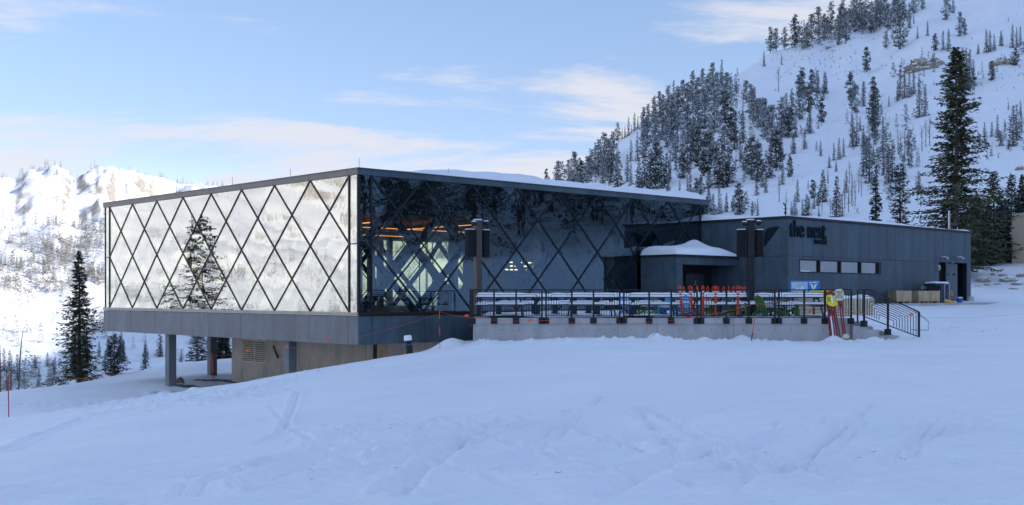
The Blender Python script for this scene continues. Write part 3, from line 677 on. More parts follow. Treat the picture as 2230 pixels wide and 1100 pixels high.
# ground slab before the annex
m=MB(); m.prism([(wpos(AT+4,AS-2.2)[0],wpos(AT+4,AS-2.2)[1]),(wpos(AT+AL+5,AS-2.2)[0],wpos(AT+AL+5,AS-2.2)[1]),(wpos(AT+AL+5,AS-.02)[0],wpos(AT+AL+5,AS-.02)[1]),(wpos(AT+4,AS-.02)[0],wpos(AT+4,AS-.02)[1])],-.4,.36)
o=m.build('pavement','concrete_grey'); o['kind']='structure'
m=MB(); m.box((AL-.55,-.15,-.2),(AL+.12,.0,.75)); m.build('wall_footing','concrete_grey',annex)

# ---------------------------------------------------------------- entrance porch
PT,PS=18.62,-2.57; PLn=AT-PT-.01; PZ=3.02
porch=thing('entrance_porch','low grey entrance porch with dark doors under a thick snow drift','porch',wpos(PT,PS,0),TH)
px_=lambda p: tR(p,PS)-PT
o0,o1=px_(1487),px_(1603); oz=zz(PT+o0,PS,576)
m=MB(); clad(m,'s',0,.05,[0,o0-.02,(o0+o1)/2-.9,(o0+o1)/2+.9,PLn],[-.3,oz+.0,PZ-.1],[(o0,o1,-.3,oz)]); 
clad(m,'t',0,.05,[.05,.95,1.75,-PS-.12],[-.3,PZ-.1]); m.build('wall_panels','panel',porch)
m=MB(); m.box((-.1,-.12,PZ-.1),(PLn,-PS-.13,PZ)); m.build('roof_slab','dark_trim',porch)
m=MB(); m.box((o0-.2,.055,-.3),(o0,1.5,oz)); m.box((o0,.055,oz),(o1,2.4,oz+.1)); m.box((.06,.055,-.3),(o0-.2,.2,PZ-.1)); m.box((.06,.2,-.3),(.2,2.4,PZ-.1)); m.box((o0,1.7,-.3),(PLn-.1,1.8,oz),0)
m.build('inner_wall','dark_trim',porch)
m=MB(); m.box((o1-.02,.055,-.3),(o1+.3,1.69,oz)); m.build('side_reveal','panel',porch)
for k,(a,b) in enumerate(((o0+.15,(o0+o1)/2-.25),((o0+o1)/2-.22,o1-.75))):
    m=MB()
    for q in ((a,b,.02,.25),(a,b,2.05,2.2),(a,a+.1,.25,2.05),(b-.1,b,.25,2.05)): m.box((q[0],1.55,q[2]),(q[1],1.62,q[3]))
    d=m.build('entrance_door','black_metal',porch)
    m=MB(); m.box((a+.1,1.58,.25),(b-.1,1.59,2.05)); m.build('pane','window_glass',d)
    m=MB(); m.box((b-.22,1.49,.95),(b-.19,1.52,1.35)); m.build('handle','aluminium',d)
    m=MB(); c=(a+b)/2
    for i,wd in enumerate((.2,.14,.24)): m.box((c-wd/2,1.565,1.62-i*.1),(c+wd/2,1.572,1.66-i*.1))
    m.build('door_notice','blind',d)
def ps(A,B):
    return .40+.16*sstep(B,.3,2.4)+.55*np.exp(-np.abs((A-4.1)/.9)**1.5-((B-2.6)/1.0)**2)+.14*np.exp(-((A-3.6)/1.6)**2-((B-1.6)/1.6)**2)-.22*sstep(A,4.4,5.6)+.03*fbm(A,B,2,2)
snow_cap('roof_snow',porch,-.12,PLn-.02,-.14,-PS-.12,PZ+.003,ps,(60,40),.75)

# ---------------------------------------------------------------- tan building at right edge
bx=W(2199,0,106)
tan=thing('tan_building','plain tan stuccoed building corner beyond the snow bank','building',(bx[0]+.2,106,0),-.40)
m=MB(); zt=W(0,468,106)[2]; zb_=W(0,577,106)[2]-1.5
m.box((0.,0,zb_),(1.45,9,zt-.12)); m.prism3([(0,0,zt-.12),(1.45,0,zt-.12),(1.45,0,zt+.25),(.35,0,zt+.12)],(0,9,0)); m.build('side_wing','tan_wall',tan)
m=MB(); m.box((1.52,.3,zb_),(16,12,zt+.6)); m.build('main_wall','tan_wall',tan)
m=MB()
for k in range(3): m.box((3+k*4,.22,zb_+2.4),(5.2+k*4,.3,zb_+3.9))
m.build('window','black_metal',tan)
m=MB(); m.box((1.3,.2,zt+.602),(16.2,12.2,zt+.85)); m.build('roof_snow','snow',tan)
# ================================================================ terrace
DY=43.0; DX0=-1.48; DX1=12.86
def dx(px,Y=DY): return (px-CX)/F*Y
def dz_(py,Y=DY): return EYE-(py-HY)/F*Y
pl=[(DX0,DY),(DX1,DY),(14.2,59.6)]; 
p1=wpos(PT+5.4,PS-.02); p2=wpos(PT-.02,PS-.02); p3=wpos(PT-.02,-.12); tl=(DX0+6.64)/.7285
p4=wpos(tl-.35,-.12)
poly=[(DX0,DY),(DX1,DY),(p1[0]+.6,p1[1]+.3),p2[:2],p3[:2],(DX0,p4[1]-.2)]
deck=thing('concrete_terrace','raised concrete terrace with stepped end in front of the glass lodge','terrace',((DX0+DX1)/2,DY,0))
ox=(DX0+DX1)/2
def loc(ps): return [(x-ox,y-DY) for x,y in ps]
m=MB(); m.prism(loc(poly),-1.9,-.012)
# tie holes and pour joints on the front wall
for r,z in enumerate((-.45,-.98)):
    x=DX0+.5
    while x<DX1: m.tube([(x-ox,-.0015,z),(x-ox,.02,z)],.022,8,1); x+=.61
for x in (DX0+5.5,DX0+7.0,DX0+9.9): m.box((x-ox-.006,-.002,-1.9),(x-ox+.006,.01,-.22),1)
m.build('retaining_wall',['concrete_grey','interior_dark'],deck)
m=MB(); m.box((DX0-ox-.03,-.05,-.215),(DX1-ox+.02,.35,.0)); m.box((DX0-ox-.03,.35,-.215),(DX0-ox+.3,10,0.0)); m.build('kerb','concrete_grey',deck)
A,B=np.meshgrid(np.linspace(DX0+.35,DX1-.1,90),np.linspace(DY+.38,60.5,90),indexing='ij')
def inside(x,y):
    lt=(x-C0[0])*UR[0]+(y-C0[1])*UR[1]; ls=(x-C0[0])*UL[0]+(y-C0[1])*UL[1]
    return (ls<-.1)&~((lt>PT-.05)&(ls>PS-.08))
Hd=.02+.05*np.clip(.4+fbm(A/1.5,B/1.5,4,9)*2,0,1.6)
Hd=np.where(inside(A,B),Hd,-.1)
V=np.stack([A-ox,B-DY,Hd],-1).reshape(-1,3); i,j=np.meshgrid(np.arange(89),np.arange(89),indexing='ij'); b=(i*90+j).ravel()
npmesh('snow_cover',V,np.stack([b,b+90,b+91,b+1],-1),'snow',parent=deck)
# steps on the right end
m=MB(); sx=DX1-ox
for k in range(4): m.box((sx+.02+k*.42,.0,-1.6),(sx+.02+(k+1)*.42-(.0 if k<3 else 0),4.2,-.17*(k+1)-.002*k))
m.box((sx+.02,-.28,-1.8),(sx+.55,-.02,-.30)); m.box((sx+.55,-.28,-1.8),(sx+1.0,-.02,-.44)); m.box((sx+1.0,-.28,-1.8),(sx+1.75,-.02,-.66)); m.box((sx+1.75,-.28,-1.8),(sx+2.3,-.02,-.84))
m.build('steps','concrete_grey',deck)
m=MB()
for k in range(4): m.box((sx+.06+k*.42,.02,-.17*(k+1)),(sx+(k+1)*.42,4.1,-.17*(k+1)+.06))
m.build('step_snow','snow',deck,bevel=.03)

RT=dz_(631.5); RB=dz_(688)
def railing(x0,x1,posts,label,z0=RB,z1=RT,Y=DY-.09):
    r=thing('railing_panel',label,'railing',((x0+x1)/2,Y,-.2),0,'black railing panels along the terrace front')
    c=(x0+x1)/2; Zz=lambda z:z+.2
    m=MB(); m.bar((x0-c,0,Zz(z1)),(x1-c,0,Zz(z1)),.05,.045); m.bar((x0-c,0,Zz(z0)),(x1-c,0,Zz(z0)),.035,.035); m.build('rail_frame','black_metal',r)
    m=MB(); n=8; g=.098
    for k in range(1,n+1):
        a=x0-c+g*k*1.0; b=x1-c-g*k; t=Zz(z1)-g*k*.93
        if t<Zz(z0)+.1 or b-a<.3: break
        for p,q in (((a,0,Zz(z0)),(a,0,t)),((b,0,Zz(z0)),(b,0,t)),((a-.007,0,t),(b+.007,0,t))): m.bar(p,q,.02,.02)
    while a+g<b-.5: a+=g
    m.build('bent_bars','black_metal',r)
    for x in posts:
        m=MB(); m.box((x-c-.032,-.032,.0),(x-c+.032,.032,Zz(z1)+.0)); p=m.build('post','black_metal',r)
        m=MB(); m.box((x-c-.12,-.0,-.02),(x-c+.12,.034,.20)); m.box((x-c-.05,-.045,.02),(x-c+.05,.0,.17)); m.build('bracket','black_metal',p)
    return r
secs=[([1029,1076,1124,1180],'black railing panel at the terrace corner beside the tan speaker pole'),
      ([1189,1245,1292,1349],'black railing panel, second from the terrace corner, in front of the snowy tables'),
      ([1358,1413,1461,1517],'black railing panel with the leaning orange marker tubes at its right end'),
      ([1526,1581,1630,1686],'black railing panel in front of the dark speaker pole and upright orange tubes'),
      ([1695,1750,1795,1852],'black railing panel with the red poles leaning against it')]
for ps_,lb in secs:
    xs=[dx(p) for p in ps_]; railing(xs[0],xs[-1],xs,lb)
# stair rail
x0,x1,x2=dx(1862),dx(1888),dx(1994.5); Y=DY-.32
r=thing('stair_railing','sloping black stair railing with nested bars beside the steps','railing',(x0,Y,-.3))
top=lambda x: RT if x<x1 else RT-(x-x1)*(RT-dz_(679))/(x2-x1)
bot=lambda x: RB+.0 if x<x1 else (RB)-(x-x1)*(RB-dz_(733))/(x2-x1)
m=MB(); o=lambda x,z:(x-x0,0,z+.3)
m.bar(o(x0,RT),o(x1,RT),.05,.045); m.bar(o(x1,RT),o(x2,top(x2)),.05,.045); m.bar(o(x1-.25,RB),o(x2,bot(x2)),.035,.035); m.bar(o(x0,RT),o(x0,RB-.25),.06,.05); m.build('rail_frame','black_metal',r)
m=MB()
for k in range(1,10):
    a=x0+.09*k+.0; b=x2-.105*k
    za=RT-.085*k; f=lambda x: top(x)-.085*k
    xa=max(a,x1)
    if xa>b-.15 or f(b)<bot(b)+.05: break
    m.bar(o(a,bot(a)if a>x1-.25 else RB-.0),o(a,f(a) if a>x1 else za),.02,.02)
    if a<x1: m.bar(o(a,za),o(x1,za),.02,.02)
    m.bar(o(xa,f(xa)),o(b,f(b)),.02,.02); m.bar(o(b,f(b)),o(b,bot(b)),.02,.02)
m.build('bent_bars','black_metal',r)
for px,zb in ((1876,711),(1927.5,729),(1994.5,733)):
    x=dx(px); m=MB(); m.box((x-x0-.035,-.035,dz_(zb)+.3),(x-x0+.035,.035,top(x)+.3)); p=m.build('post','black_metal',r)
    if px<1990:
        m=MB(); m.box((x-x0-.13,0,dz_(zb)+.3),(x-x0+.13,.035,dz_(zb)+.53)); m.box((x-x0-.05,-.05,dz_(zb)+.33),(x-x0+.05,0,dz_(zb)+.5)); m.build('bracket','black_metal',p)
# galvanised handrail beyond the steps
hx=dx(1996,45); m=MB(); q=lambda px,py:(dx(px,45)-hx,0,dz_(py,45))
m.tube([q(1985,672),q(1999,682),q(2022,700),q(2022,719),q(1996,719),q(1985,718)],.022,8); h=m.build('wall_handrail','galvanised'); h.location=(hx,45,0)
tag(h,'grey metal handrail loop sticking out beyond the stair railing','handrail')
# side railing back to the lodge
r=thing('side_railing','black side railing of the terrace running back to the glass front','railing',(DX0-.1,DY,-.2))
m=MB(); Ye=9.6; m.bar((0,0,RT+.2),(0,Ye,RT+.2),.05,.045); m.bar((0,0,RB+.2),(0,Ye,RB+.2),.035,.035); m.build('rail_frame','black_metal',r)
m=MB()
for s0 in (0,3.2,6.4):
    for k in range(1,9):
        a=s0+.1*k; b=s0+3.1-.1*k; t=RT+.2-.091*k
        if b-a<.3: break
        for p_,q_ in (((0,a,RB+.2),(0,a,t)),((0,b,RB+.2),(0,b,t)),((0,a,t),(0,b,t))): m.bar(p_,q_,.02,.02)
m.build('bent_bars','black_metal',r)
for y in (0,1.05,2.1,3.1,3.2,4.25,5.3,6.3,6.4,7.45,8.5,9.6):
    m=MB(); m.box((-.03,y-.03,-.12),(.03,y+.03,RT+.2)); p=m.build('post','black_metal',r)
    m=MB(); m.box((-.04,y-.12,-.14),(.045,y+.12,.06)); m.build('bracket','black_metal',p)

# ---------------------------------------------------------------- speaker poles
def speaker_pole(px,Y,label,rot,pm='pole_bronze'):
    x=dx(px,Y); r=thing('speaker_pole',label,'speaker pole',(x,Y,0),rot,'speaker poles on the terrace')
    H=dz_(480,Y); w=.135
    m=MB(); m.box((-w,-w,.05),(w,w,H)); m.box((-w-.06,-w-.06,.0),(w+.06,w+.06,.05)); m.build('pole',pm,r,bevel=.012)
    sz0,sz1=dz_(560,Y),dz_(501,Y)
    for sx in (-1,1):
        m=MB(); pts=[]
        for a in np.linspace(-70,70,7): pts.append((sx*(.37)+.17*math.sin(math.radians(a)),-.04-.16*math.cos(math.radians(a))))
        poly=[(sx*.37-.17,.12)]+pts+[(sx*.37+.17,.12)]
        poly=poly[::-1] if False else poly
        m.prism(poly,sz0,sz1); s=m.build('loudspeaker','speaker_black',r,bevel=.008)
        m=MB(); m.prism([(x_*.98+sx*.37*.02,y_) for x_,y_ in poly],sz1+.001,sz1+.035); m.build('snow','snow',s,bevel=.012)
        for z in (sz0+.16,sz1-.18):
            m=MB(); m.box((sx*w,-.06,z-.06),(sx*.22,.06,z+.06)); m.build('mount','black_metal',s)
    for sx,zz_ in ((-1,.0),(1,.04)):
        m=MB(); m.tube([(sx*.1,-.05,H-.1+zz_),(sx*.26,-.16,H-.1+zz_)],.03,8); m.tube([(sx*.30,-.18,H-.24+zz_),(sx*.30,-.18,H-.17+zz_),(sx*.30,-.18,H-.08+zz_)],[.07,.15,.12],12)
        l=m.build('camera_head','black_metal',r)
        m=MB(); m.tube([(sx*.30,-.18,H-.079+zz_),(sx*.30,-.18,H-.04+zz_)],[.12,.06],12); m.build('snow','snow',l)
    m=MB(); m.box((-w,-w,H+.001),(w,w,H+.05)); m.build('snow_cap','snow',r,bevel=.02)
    return r
speaker_pole(1040,46.,'bronze speaker pole at the terrace corner with two black loudspeakers',.62)
speaker_pole(1634,46.,'dark speaker pole in front of the annex wall with two black loudspeakers',.10,'black_metal')  # same kind of pole; its dimmer light is put into a darker metal colour

# ---------------------------------------------------------------- picnic tables
def snowslab(mb_name,parent,x0,x1,y0,y1,z,h,seed,n=(26,12),edge=.14):
    T=np.linspace(x0,x1,n[0]); S=np.linspace(y0,y1,n[1]); A,B=np.meshgrid(T,S,indexing='ij')
    d=np.minimum(np.minimum(A-x0,x1-A),np.minimum(B-y0,y1-B)); e=np.sqrt(np.clip(1-(1-np.clip(d/edge,0,1))**2,0,1))
    Z=z+e*h*(1+.5*fbm(A/.6,B/.6,2,seed)); V=np.stack([A,B,Z],-1).reshape(-1,3); i,j=np.meshgrid(np.arange(n[0]-1),np.arange(n[1]-1),indexing='ij'); b=(i*n[1]+j).ravel()
    return npmesh(mb_name,V,np.stack([b,b+n[1],b+n[1]+1,b+1],-1),'snow',parent=parent)
def picnic(kind):
    r=thing('picnic_table','x','picnic table',(0,0,0),0,'snow-covered picnic tables on the terrace')
    L=1.9
    m=MB(); m.box((-L/2,-.38,.72),(L/2,.38,.765)); t=m.build('tabletop','table_blue',r,bevel=.01)
    snowslab('table_snow',t,-L/2-.01,L/2+.01,-.39,.39,.767,.15 if kind==0 else .12,kind+3)
    for sy in (-1,1):
        m=MB(); m.box((-L/2,sy*.72-.14,.43),(L/2,sy*.72+.14,.465)); b=m.build('bench','table_blue',r,bevel=.008)
        snowslab('bench_snow',b,-L/2-.01,L/2+.01,sy*.72-.15,sy*.72+.15,.467,.11,kind+sy+8,(26,8),.09)
    for sx in (-1,1):
        m=MB(); x=sx*(L/2-.18); 
        if kind==0:
            for sy in (-1,1): m.bar((x+sx*.10,sy*.62,0.03),(x-.0*sx,sy*.28,.72),.06,.04); 
            m.bar((x,-.84,.42),(x,.84,.42),.05,.04); m.bar((x,-.34,.70),(x,.34,.70),.05,.04)
            m.bar((x+sx*.1,-.70,.03),(x+sx*.1,-.50,.03),.06,.03); m.bar((x+sx*.1,.50,.03),(x+sx*.1,.70,.03),.06,.03)
        else:
            m.box((x-.22,-.06,.03),(x+.02,.06,.72)); m.box((x-.12,-.84,.39),(x-.04,.84,.43)); m.box((x-.15,-.5,.03),(x,.5,.06))
        m.build('leg_frame','table_blue',r)
    return r
protoA=picnic(0); protoB=picnic(1)
tabs=[(0,1090,44.3,.0,'snowy picnic table right beside the bronze speaker pole, by the corner rail'),
 (1,1215,46.8,.12,'snowy picnic table behind the joint between first and second railing panels'),
 (0,1288,44.4,.03,'snowy picnic table in front behind the second railing panel'),
 (1,1130,48.6,.05,'snow-laden picnic table farther back close to the glass, near the bronze pole'),
 (0,1423,44.5,-.02,'snowy picnic table directly behind the third railing panel'),
 (1,1345,47.3,.1,'snowy picnic table set back between the second and third railing panels'),
 (1,1250,50.2,.2,'snowy picnic table farthest back against the glass behind the second panel'),
 (0,1560,44.6,.0,'snowy picnic table behind the upright orange marker tubes'),
 (1,1490,47.5,.05,'snowy picnic table set back behind the leaning orange tubes'),
 (1,1410,50.5,-.1,'snowy picnic table far back in front of the porch side wall'),
 (0,1735,44.5,.04,'snowy picnic table in front of the stacked pale boards'),
 (1,1610,48.4,.0,'snowy picnic table set back near the dark speaker pole'),
 (1,1665,46.5,.1,'snowy picnic table just right of the dark speaker pole')]
used=set()
for k,px,Y,rz,lb in tabs:
    src=(protoA,protoB)[k]; L_=(dx(px,Y),Y,.03)
    if k not in used: used.add(k); src.location=L_; src.rotation_euler=(0,0,rz); src['label']=lb
    else: dup(src,L_,rz,lb)
# ---------------------------------------------------------------- slatted garden chairs
def chair(matn,seed):
    r=thing('slatted_chair','x','chair',(0,0,0),0,'blue and green slatted chairs on the terrace')
    m=MB()
    for k in range(5):
        y=-.28+.11*k; m.box((-.27,y,.36-.035*k),(.27,y+.095,.38-.035*k))
    s=m.build('seat',matn,r)
    snowslab('seat_snow',s,-.27,.27,-.28,.2,.37,.13,seed,(10,10),.1)
    m=MB(); hs=[.56,.66,.70,.66,.56]
    for k in range(5):
        x=-.27+.11*k; m.prism3([(x,.22,.22),(x+.098,.22,.22),(x+.098,.22+hs[k]*.5,.22+hs[k]*1.05),(x,.22+hs[k]*.5,.22+hs[k]*1.05)],(0,.022,-.01))
    m.bar((-.28,.36,.46),(.28,.36,.46),.03,.06); m.bar((-.28,.53,.84),(.28,.53,.84),.03,.06); m.build('backrest',matn,r)
    for sx in (-1,1):
        m=MB(); m.box((sx*.31-.055,-.38,.56),(sx*.31+.055,.34,.582)); a=m.build('armrest',matn,r)
        snowslab('armrest_snow',a,sx*.31-.055,sx*.31+.055,-.38,.34,.583,.07,seed+5,(6,14),.05)
        m=MB(); m.box((sx*.30-.012,-.34,0),(sx*.30+.012,-.24,.56)); m.build('leg',matn,r)
        m=MB(); m.prism3([(sx*.285,-.30,.26),(sx*.285,-.30,.36),(sx*.285,.56,.12),(sx*.285,.62,0),(sx*.285,.50,0)],(.02,0,0)); m.build('leg',matn,r)
    return r
cb=chair('chair_blue',2); cg=chair('chair_green',4)
CS=.86
chairs=[(0,1372,48.2,.5,'blue slatted chair behind the gap between second and third railing panels'),(1,1395,47.6,2.4,'green slatted chair behind the table at the third railing panel'),(0,1452,46.2,-.5,'blue slatted chair left of the leaning orange tubes'),
 (1,1443,49.2,.9,'green slatted chair near the porch, left of the orange tubes'),(0,1505,46.0,.3,'blue slatted chair between the two leaning orange tubes'),(1,1541,46.2,-2.4,'green slatted chair just right of the joined railing posts by the orange tubes'),
 (0,1528,48.6,-.7,'blue slatted chair farther back behind the orange tubes'),(0,1590,46.3,2.8,'blue slatted chair left of the last upright orange tube'),(1,1623,47.4,-.3,'green slatted chair behind the dark speaker pole base'),
 (0,1660,48.2,.4,'blue slatted chair right of the dark speaker pole'),(1,1668,45.0,2.2,'green slatted chair at the right end of the fourth railing panel'),(1,1722,45.9,1.2,'green slatted chair under the blue banner, beside the end table'),
 (0,1700,46.9,-.2,'blue slatted chair left of the end table by the banner'),(1,1605,45.6,1.9,'green slatted chair close to the rail behind the upright orange tube'),(0,1420,49.8,.1,'blue slatted chair beside the porch side wall'),
 (1,1690,44.9,-1.2,'green slatted chair at the joint before the last railing panel'),(0,1478,48.9,-1.1,'blue slatted chair in front of the porch corner')]
us_=set()
for k,px,Y,rz,lb in chairs:
    src=(cb,cg)[k]; L_=(dx(px,Y),Y,.05); src.scale=(CS,CS,CS)
    if k not in us_: us_.add(k); src.location=L_; src.rotation_euler=(0,0,rz); src['label']=lb
    else: dup(src,L_,rz,lb)

# ---------------------------------------------------------------- orange marker tubes
def delin():
    r=thing('marker_tube','x','marker tube',(0,0,0),0,'orange marker tubes standing on the terrace')
    m=MB(); m.tube([(0,0,.04),(0,0,.98)],.05,14); m.build('tube','orange_plastic',r,smooth=False)
    for z in (.80,.92,.2):
        m=MB(); 
        if z!=.2: m.tube([(0,0,z-.035),(0,0,z+.035)],.0525,14); m.build('reflective_band','white_band',r)
    m=MB(); pts=[(.045*math.cos(a),0,1.08+.09*math.sin(a)) for a in np.linspace(-.6,math.pi+.6,11)]; m.tube(pts,.018,7); m.tube([(0,0,.98),(0,0,1.03)],[.05,.03],12); m.build('grab_loop','orange_plastic',r)
    m=MB(); m.prism([(.22*math.cos(a),.22*math.sin(a)) for a in np.linspace(0,2*math.pi,9)[:-1]],0,.045); m.build('base','rubber_black',r)
    return r
d0=delin()
tubes=[(1487,43.7,-.11,'orange marker tube leaning left, leftmost of the front tubes'),(1508,43.8,-.09,'orange marker tube leaning left, second of the front tubes'),(1518.5,45.,-.0,'orange marker tube half hidden by the joined railing posts'),
 (1531,43.7,.0,'orange marker tube directly right of the joined railing posts'),(1558.5,43.8,.0,'upright orange marker tube alone in the middle of its railing bay'),(1607,43.7,.0,'upright orange marker tube nearest the dark speaker pole'),
 (1489.5,48,.0,'small-looking orange tube behind the leftmost leaning tube'),(1507,48.8,.0,'distant orange tube behind the second leaning tube'),(1541,48.5,.0,'distant orange tube just right of the joined railing posts'),
 (1551.5,48.2,.03,'distant orange tube left of the middle upright tube'),(1564,48.6,.0,'distant orange tube right of the middle upright tube'),(1575.5,49.2,.0,'distant orange tube before the railing post'),
 (1587,48.2,.0,'distant orange tube with loop showing beside the railing post'),(1596,48.8,.02,'distant orange tube left of the last upright tube'),(1612.5,48.4,.0,'distant orange tube right behind the last upright tube'),(1621,49,.0,'distant orange tube closest to the dark speaker pole')]
for i,(px,Y,ln,lb) in enumerate(tubes):
    o=d0 if i==0 else dup(d0,(0,0,0)); o.location=(dx(px,Y),Y,.06 if Y<44.5 else .06); o['label']=lb; o.rotation_euler=(.0,ln,random.uniform(0,3) if ln==0 else 0)
# black rubber feet strip, orange scrap on the kerb
m=MB(); m.tube([(-.10,0,.0),(-.04,0,.07),(.05,0,.06),(.09,0,.0)],.03,7); o=m.build('orange_scrap','flag_orange'); o.location=(dx(1499,42.97),42.97,.005); tag(o,'bright orange curl of tape lying on the kerb below the tubes','tape')

# ---------------------------------------------------------------- banner, boards
bx=dx(1753.5,47.6); bn=thing('banner_board','blue map board with white lettering standing behind the end table','banner',(bx,47.6,.05),-.06)
wz0_=dz_(636,47.6)-.05; wz1_=dz_(611,47.6)-.05
m=MB(); m.box((-.62,0,wz0_-.25),(.6,.04,wz1_)); m.build('board','banner_blue',bn)
m=MB(); m.box((-.58,-.004,wz0_-.2),(.10,-.0005,wz1_-.05)); m.build('map_panel','map_grey',bn)
m=MB()
for k in range(4):
    z=wz1_-.12-.055*k; m.box((-.54,-.008,z),(-.54+.28-.05*k,-.0045,z+.018))
for (a,b,c) in ((-.45,-.2,.12),(-.3,-.12,.17),(-.15,-.05,.1)):
    m.prism3([(a,-.008,wz1_-.42),(a+c*2,-.008,wz1_-.42),(a+c,-.008,wz1_-.42+c*1.2)],(0,.003,0))
m.build('map_lines','banner_white',bn)
text_mesh('snowbird',.125,'banner_white',bn,'board_letters',(.345,-.002,wz1_-.115),RZ,.004,.004,.8,'CENTER')
for sg in (-1,1):
    m=MB(); m.prism3([(.345+sg*.012,-.004,wz1_-.43),(.345+sg*.012,-.004,wz1_-.24),(.345+sg*.05,-.004,wz1_-.155),(.345+sg*.15,-.004,wz1_-.15)],(0,.003,0)); m.build('board_emblem','banner_white',bn)
for x in (-.5,.5):
    m=MB(); m.box((x-.03,.045,0),(x+.03,.09,wz1_-.05)); m.build('leg','black_metal',bn)
def lumber(px0,px1,py1,Y,label,n):
    x0,x1=dx(px0,Y),dx(px1,Y); zt=dz_(py1,Y); r=thing('board_stack',label,'board stack',((x0+x1)/2,Y,.04),.0); c=(x0+x1)/2
    m=MB(); h=(zt-.04)/n
    for k in range(n):
        m.box((x0-c+random.uniform(-.03,.03),random.uniform(0,.02),k*h+.008),(x1-c+random.uniform(-.03,.03),1.1,(k+1)*h-.008))
    m.build('boards','lumber',r); snowslab('snow_cover',r,x0-c-.02,x1-c+.02,-.02,1.12,zt-.04-.005,.12,5,(30,14),.16)
    m=MB()
    for x in np.arange(x0-c+.2,x1-c,.55): m.box((x-.03,-.03,.0),(x+.03,-.006,zt-.06))
    m.build('batten','lumber',r); return r
lumber(1738,1800,643,47.,'stack of pale boards behind the end picnic table',7)
lumber(1822,1903,650,46.4,'snow-topped pale board stack between the red poles and the stair railing',6)
m=MB(); m.tube([(-.55,0,.02),(-.3,.05,.10),(-.05,-.02,.05),(.2,.03,.11),(.5,0,.03)],[.03,.06,.04,.06,.03],8); o=m.build('yellow_hose','yellow_sign'); o.location=(dx(1790,47.),47.05,dz_(636,47.)-.05); tag(o,'crumpled yellow padding lying on the board stack under the banner','padding')

# ---------------------------------------------------------------- red poles with signs
def red_pole(px0,py0,px1,py1,Y,label,w=.055):
    b=Vector((dx(px0,Y),Y,dz_(py0,Y))); Y2=DY-.16; t=Vector((dx(px1,Y2),Y2,dz_(py1,Y2)))
    r=thing('red_pole',label,'pole',tuple(b),0,'red poles leaning against the terrace railing')
    m=MB(); m.bar((0,0,-.1),tuple(t-b),w,.04,(0,-1,0)); m.build('pole','red_paint',r)
    m=MB(); d=(t-b).normalized(); m.bar(tuple(t-b),tuple(t-b+d*.05),w*.5,.03,(0,-1,0)); m.build('pole_tip','red_paint',r)
    return r
P=[(1809,736,1800,637,'leftmost red pole of the bundle leaning on the railing'),(1819,735,1806,634,'red pole second from the left, behind the yellow sign'),(1812.5,736,1803,640,'thin red pole squeezed behind the yellow sign'),
   (1831.5,741,1812,635,'longest red pole, in front, crossing down between the two signs'),(1837,727,1824,628,'red pole carrying the cream sign'),(1841,726,1830,634,'rightmost red pole, just below the cream sign'),(1825,733,1809,634,'red pole hidden close behind the longest one')]
for i,(a,b,c,d,lb) in enumerate(P): red_pole(a,b,c,d,DY-.55-.05*(i%3)-(.1 if i==3 else 0),lb,.048 if i!=2 else .035)
def signplate(pts,Y,matn,label,cat,lines,sz,bold=.0):
    cx=sum(p[0] for p in pts)/len(pts); cy=sum(p[1] for p in pts)/len(pts)
    r=thing('warning_sign',label,cat,(dx(cx,Y),Y,dz_(cy,Y)),0)
    m=MB(); Q=[(dx(p[0],Y)-dx(cx,Y),0,dz_(p[1],Y)-dz_(cy,Y)) for p in pts]; m.prism3(Q,(0,.02,0)); m.build('plate',matn,r)
    for i,(tx,ox_,oy_) in enumerate(lines): text_mesh(tx,sz,'sign_ink',r,'sign_letters',(ox_,-.004,oy_),RZ,.003,bold,.95,'CENTER')
    return r
signplate([(1819,640),(1817,634),(1822,630),(1832,629),(1837,634),(1838,646),(1837,651),(1831,655),(1823,654),(1819,648)],42.22,'cream_sign','cream warning sign with five lines of black letters on a red pole','sign',
  [('AVALANCHE',0,.105),('CONTROL',0,.05),('AREA',0,-.005),('ENTER THRU',0,-.06),('GATES ONLY',0,-.115)],.052,.0012)
s=signplate([(1799,648),(1801,643),(1810,641),(1815,645),(1823,655),(1824,664),(1815,668),(1805,665),(1800,659)],42.30,'yellow_sign','yellow warning sign hung on the red poles','sign',
  [('SLOW',-.10,.075),('SKI',-.10,.02),('AREA',-.08,-.04)],.06,.002)
m=MB(); m.prism3([(-.02,-.003,.16),(.05,-.003,.13),(.07,-.003,-.12),(.02,-.003,-.08)],(0,.002,0)); m.build('frost_patch','snow',s)
m=MB(); 
for (x0,z0,x1,z1) in ((dx(1808),dz_(688),dx(1816),dz_(712)),): m.prism3([(0,0,0),(.05,0,-.05),(.11,0,-.4),(.14,0,-.82),(.10,0,-.85),(.06,0,-.45)],(0,.05,0))
o=m.build('snow_clump','snow',bevel=.015); o.location=(dx(1808,42.2),42.2,dz_(688,42.2)); tag(o,'strip of snow frozen to the leftmost red poles','snow')
m=MB(); m.prism3([(-.12,0,-.05),(.12,0,-.08),(.16,0,0),(.08,0,.09),(-.08,0,.09)],(0,.03,0)); o=m.build('fallen_sign','cream_sign'); o.location=(dx(1842,42.2),42.2,dz_(733,42.2)); o.rotation_euler=(.3,0,.1); tag(o,'cream sign half buried in snow at the foot of the red poles','sign')

